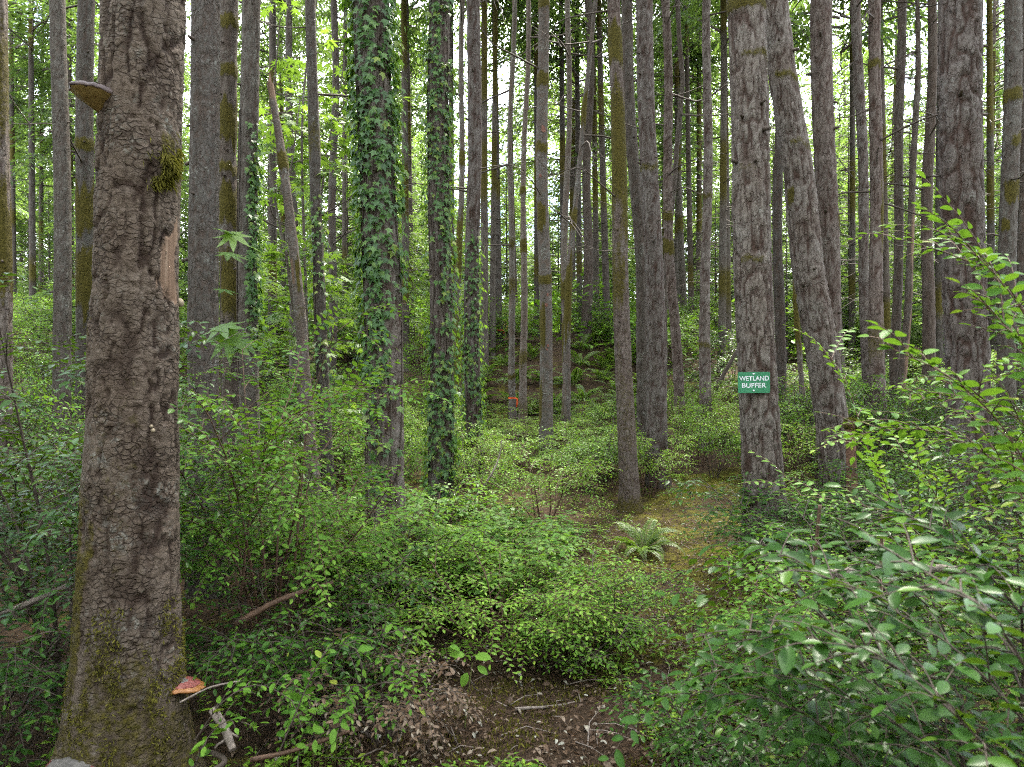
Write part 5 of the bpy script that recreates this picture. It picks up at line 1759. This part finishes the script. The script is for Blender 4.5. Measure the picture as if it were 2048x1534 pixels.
log('bare_stem', [(1640, 1010, 3.6), (1635, 1060, 3.6), (1628, 1135, 3.6)], 0.008, 0.010, M['twig_red'], 'orange-brown upright stem right of the foot of the signed fir', 'stem', 6)
log('fallen_stick', [(1525, 1262, 3.0), (1560, 1290, 3.0), (1590, 1335, 2.9)], 0.005, 0.003, M['twig_grey'], 'thin curved grey twig arching beside the path', 'stick', 6)
log('fallen_stick', [(1465, 1305, 3.0), (1510, 1280, 3.0), (1555, 1285, 3.0)], 0.004, 0.003, M['twig_grey'], 'thin grey twig bowing low beside the path', 'stick', 6)
for nm, px, py, d, r0, h, lab in (('mossy_stump', 1702, 1000, 7.3, 0.055, 1.12, 'thin broken stump topped with a round moss cushion beside the leaning fir'),
                                  ('mossy_stump', 815, 1200, 4.9, 0.05, 0.42, 'small rotten stump with a mossy top among the salal')):
    x = (px - CX) / F * d
    z0 = gz(x, d)
    mb = MB()
    zs = np.linspace(-0.05, h, 9)
    tube(mb, [(0.01 * math.sin(q * 4), 0, q) for q in zs], r0 * 1.25, r0 * 0.85, 12, 0, True, 0.2)
    root = tag(link(nm, mb.mesh(nm, [M['deadwood']]), loc=(x, d, z0)), lab, 'stump')
    lv = Leaves()
    n = 700
    v = rng.normal(size=(n, 3))
    v /= np.linalg.norm(v, axis=1)[:, None]
    lv.add(v * [r0 * 1.15, r0 * 1.15, r0 * 1.0] + [0, 0, h], v + [0, 0, -0.4], v, rng.uniform(0.015, 0.04, n))
    mb = MB()
    bake(mb, lv.arrays(), leaf_min(0.35))
    o = link('moss_cap', mb.mesh('moss_cap', [M['moss']]), root)
    o['kind'] = 'stuff'

# ------------------------------------------------------------------ litter, twigs, moss and seedlings on the ground
def scatter(n, seed, spread=1.1, yr=(2.2, 9.0), near=True):
    r = np.random.default_rng(seed)
    y = yr[0] + (yr[1] - yr[0]) * r.random(n) ** 1.6
    c = np.interp(y, PATH[:, 1], PATH[:, 0])
    x = c + r.normal(0, spread, n) * (0.5 + 0.12 * y)
    return x, y, r

x, y, r = scatter(9500, 51, 1.0)
lv = Leaves()
n = len(x)
az = r.uniform(0, 6.28, n)
lv.add(np.stack([x, y, ground(x, y) + r.uniform(0.003, 0.03, n)], 1), np.stack([np.cos(az), np.sin(az), r.normal(0, 0.3, n)], 1), np.array([0, 0, 1.0]) + r.normal(0, 0.45, (n, 3)), r.uniform(0.012, 0.05, n) * (0.5 + 0.5 * r.random(n)))
mb = MB()
bake(mb, lv.arrays(), L_DRY)
tag(link('leaf_litter', mb.mesh('leaf_litter', [M['litter']])), 'dry brown and grey leaves scattered over the path', kind='stuff')

x, y, r = scatter(16000, 57, 0.9, (2.2, 7.5))
lv = Leaves()
n = len(x)
az = r.uniform(0, 6.28, n)
lv.add(np.stack([x, y, ground(x, y) + r.uniform(0.002, 0.02, n)], 1), np.stack([np.cos(az), np.sin(az), r.normal(0, 0.2, n)], 1), np.array([0, 0, 1.0]) + r.normal(0, 0.3, (n, 3)), r.uniform(0.02, 0.05, n), r.uniform(0, 0.62, n))
mb = MB()
bake(mb, lv.arrays(), leaf_min(0.10))
tag(link('needle_litter', mb.mesh('needle_litter', [M['litter']])), 'fallen brown needles covering the bare start of the path', kind='stuff')

x, y, r = scatter(480, 52, 1.2, (2.2, 7.5))
mb = MB()
for a, b_, q in zip(x, y, r.random(len(x))):
    L = 0.05 + 0.3 * q ** 2
    az = r.uniform(0, 6.28)
    e = np.array([math.cos(az), math.sin(az), 0]) * L
    z0, z1 = gz(a, b_), gz(a + e[0], b_ + e[1])
    h = r.uniform(0.004, 0.03)
    s = np.array([-e[1], e[0], 0]) * r.normal(0, 0.12)
    tube(mb, [(a, b_, z0 + 0.004), np.array([a, b_, (z0 + z1) / 2 + h]) + e * 0.5 + s, (a + e[0], b_ + e[1], z1 + h * r.uniform(0.2, 1.5))], 0.0018 + 0.003 * q, 0.001, 4)
tag(link('twig_litter', mb.mesh('twig_litter', [M['twig_grey']])), 'small fallen twigs scattered over the path', kind='stuff')

x, y, r = scatter(42000, 53, 0.75, (2.3, 9.5))
k = fbm(x * 2.6, y * 2.6, x * 0, 61) > 0.54 - 0.08 * sstep(3.0, 4.6, y)
x, y = x[k], y[k]
n = len(x)
lv = Leaves()
lv.add(np.stack([x, y, ground(x, y) - 0.002], 1), np.stack([r.normal(0, 0.5, n), r.normal(0, 0.5, n), r.uniform(0.4, 1.2, n)], 1), r.normal(0, 1, (n, 3)), r.uniform(0.012, 0.032, n))
mb = MB()
bake(mb, lv.arrays(), leaf_min(0.28))
tag(link('ground_moss', mb.mesh('ground_moss', [M['moss']])), 'yellow-green moss carpeting the path and clearing', kind='stuff')

x, y, r = scatter(5200, 54, 1.4, (2.6, 10))
k = fbm(x * 1.3, y * 1.3, x * 0, 66) + 0.25 * np.minimum(path_dist(x, y), 1) > 0.58
x, y = x[k], y[k]
lv = Leaves()
mb = MB()
for a, b_ in zip(x, y):
    z0 = gz(a, b_)
    h = r.uniform(0.03, 0.10)
    for q in range(r.integers(5, 10)):
        az = r.uniform(0, 6.28)
        e = np.array([math.cos(az), math.sin(az), r.normal(0.1, 0.2)])
        lv.add(np.array([a, b_, z0 + h * r.uniform(0.1, 1)]) + e * 0.01, e, np.array([0, 0, 1.0]) + r.normal(0, .25, 3), r.uniform(0.016, 0.04))
    tube(mb, [(a, b_, z0 - 0.01), (a + 0.004, b_, z0 + h)], 0.0015, 0.001, 3, 1)
bake(mb, lv.arrays(), L_LO)
tag(link('ground_cover', mb.mesh('ground_cover', [M['huck_lime'], M['twig_green']])), 'small bright seedlings and trailing vines along the path', kind='stuff')
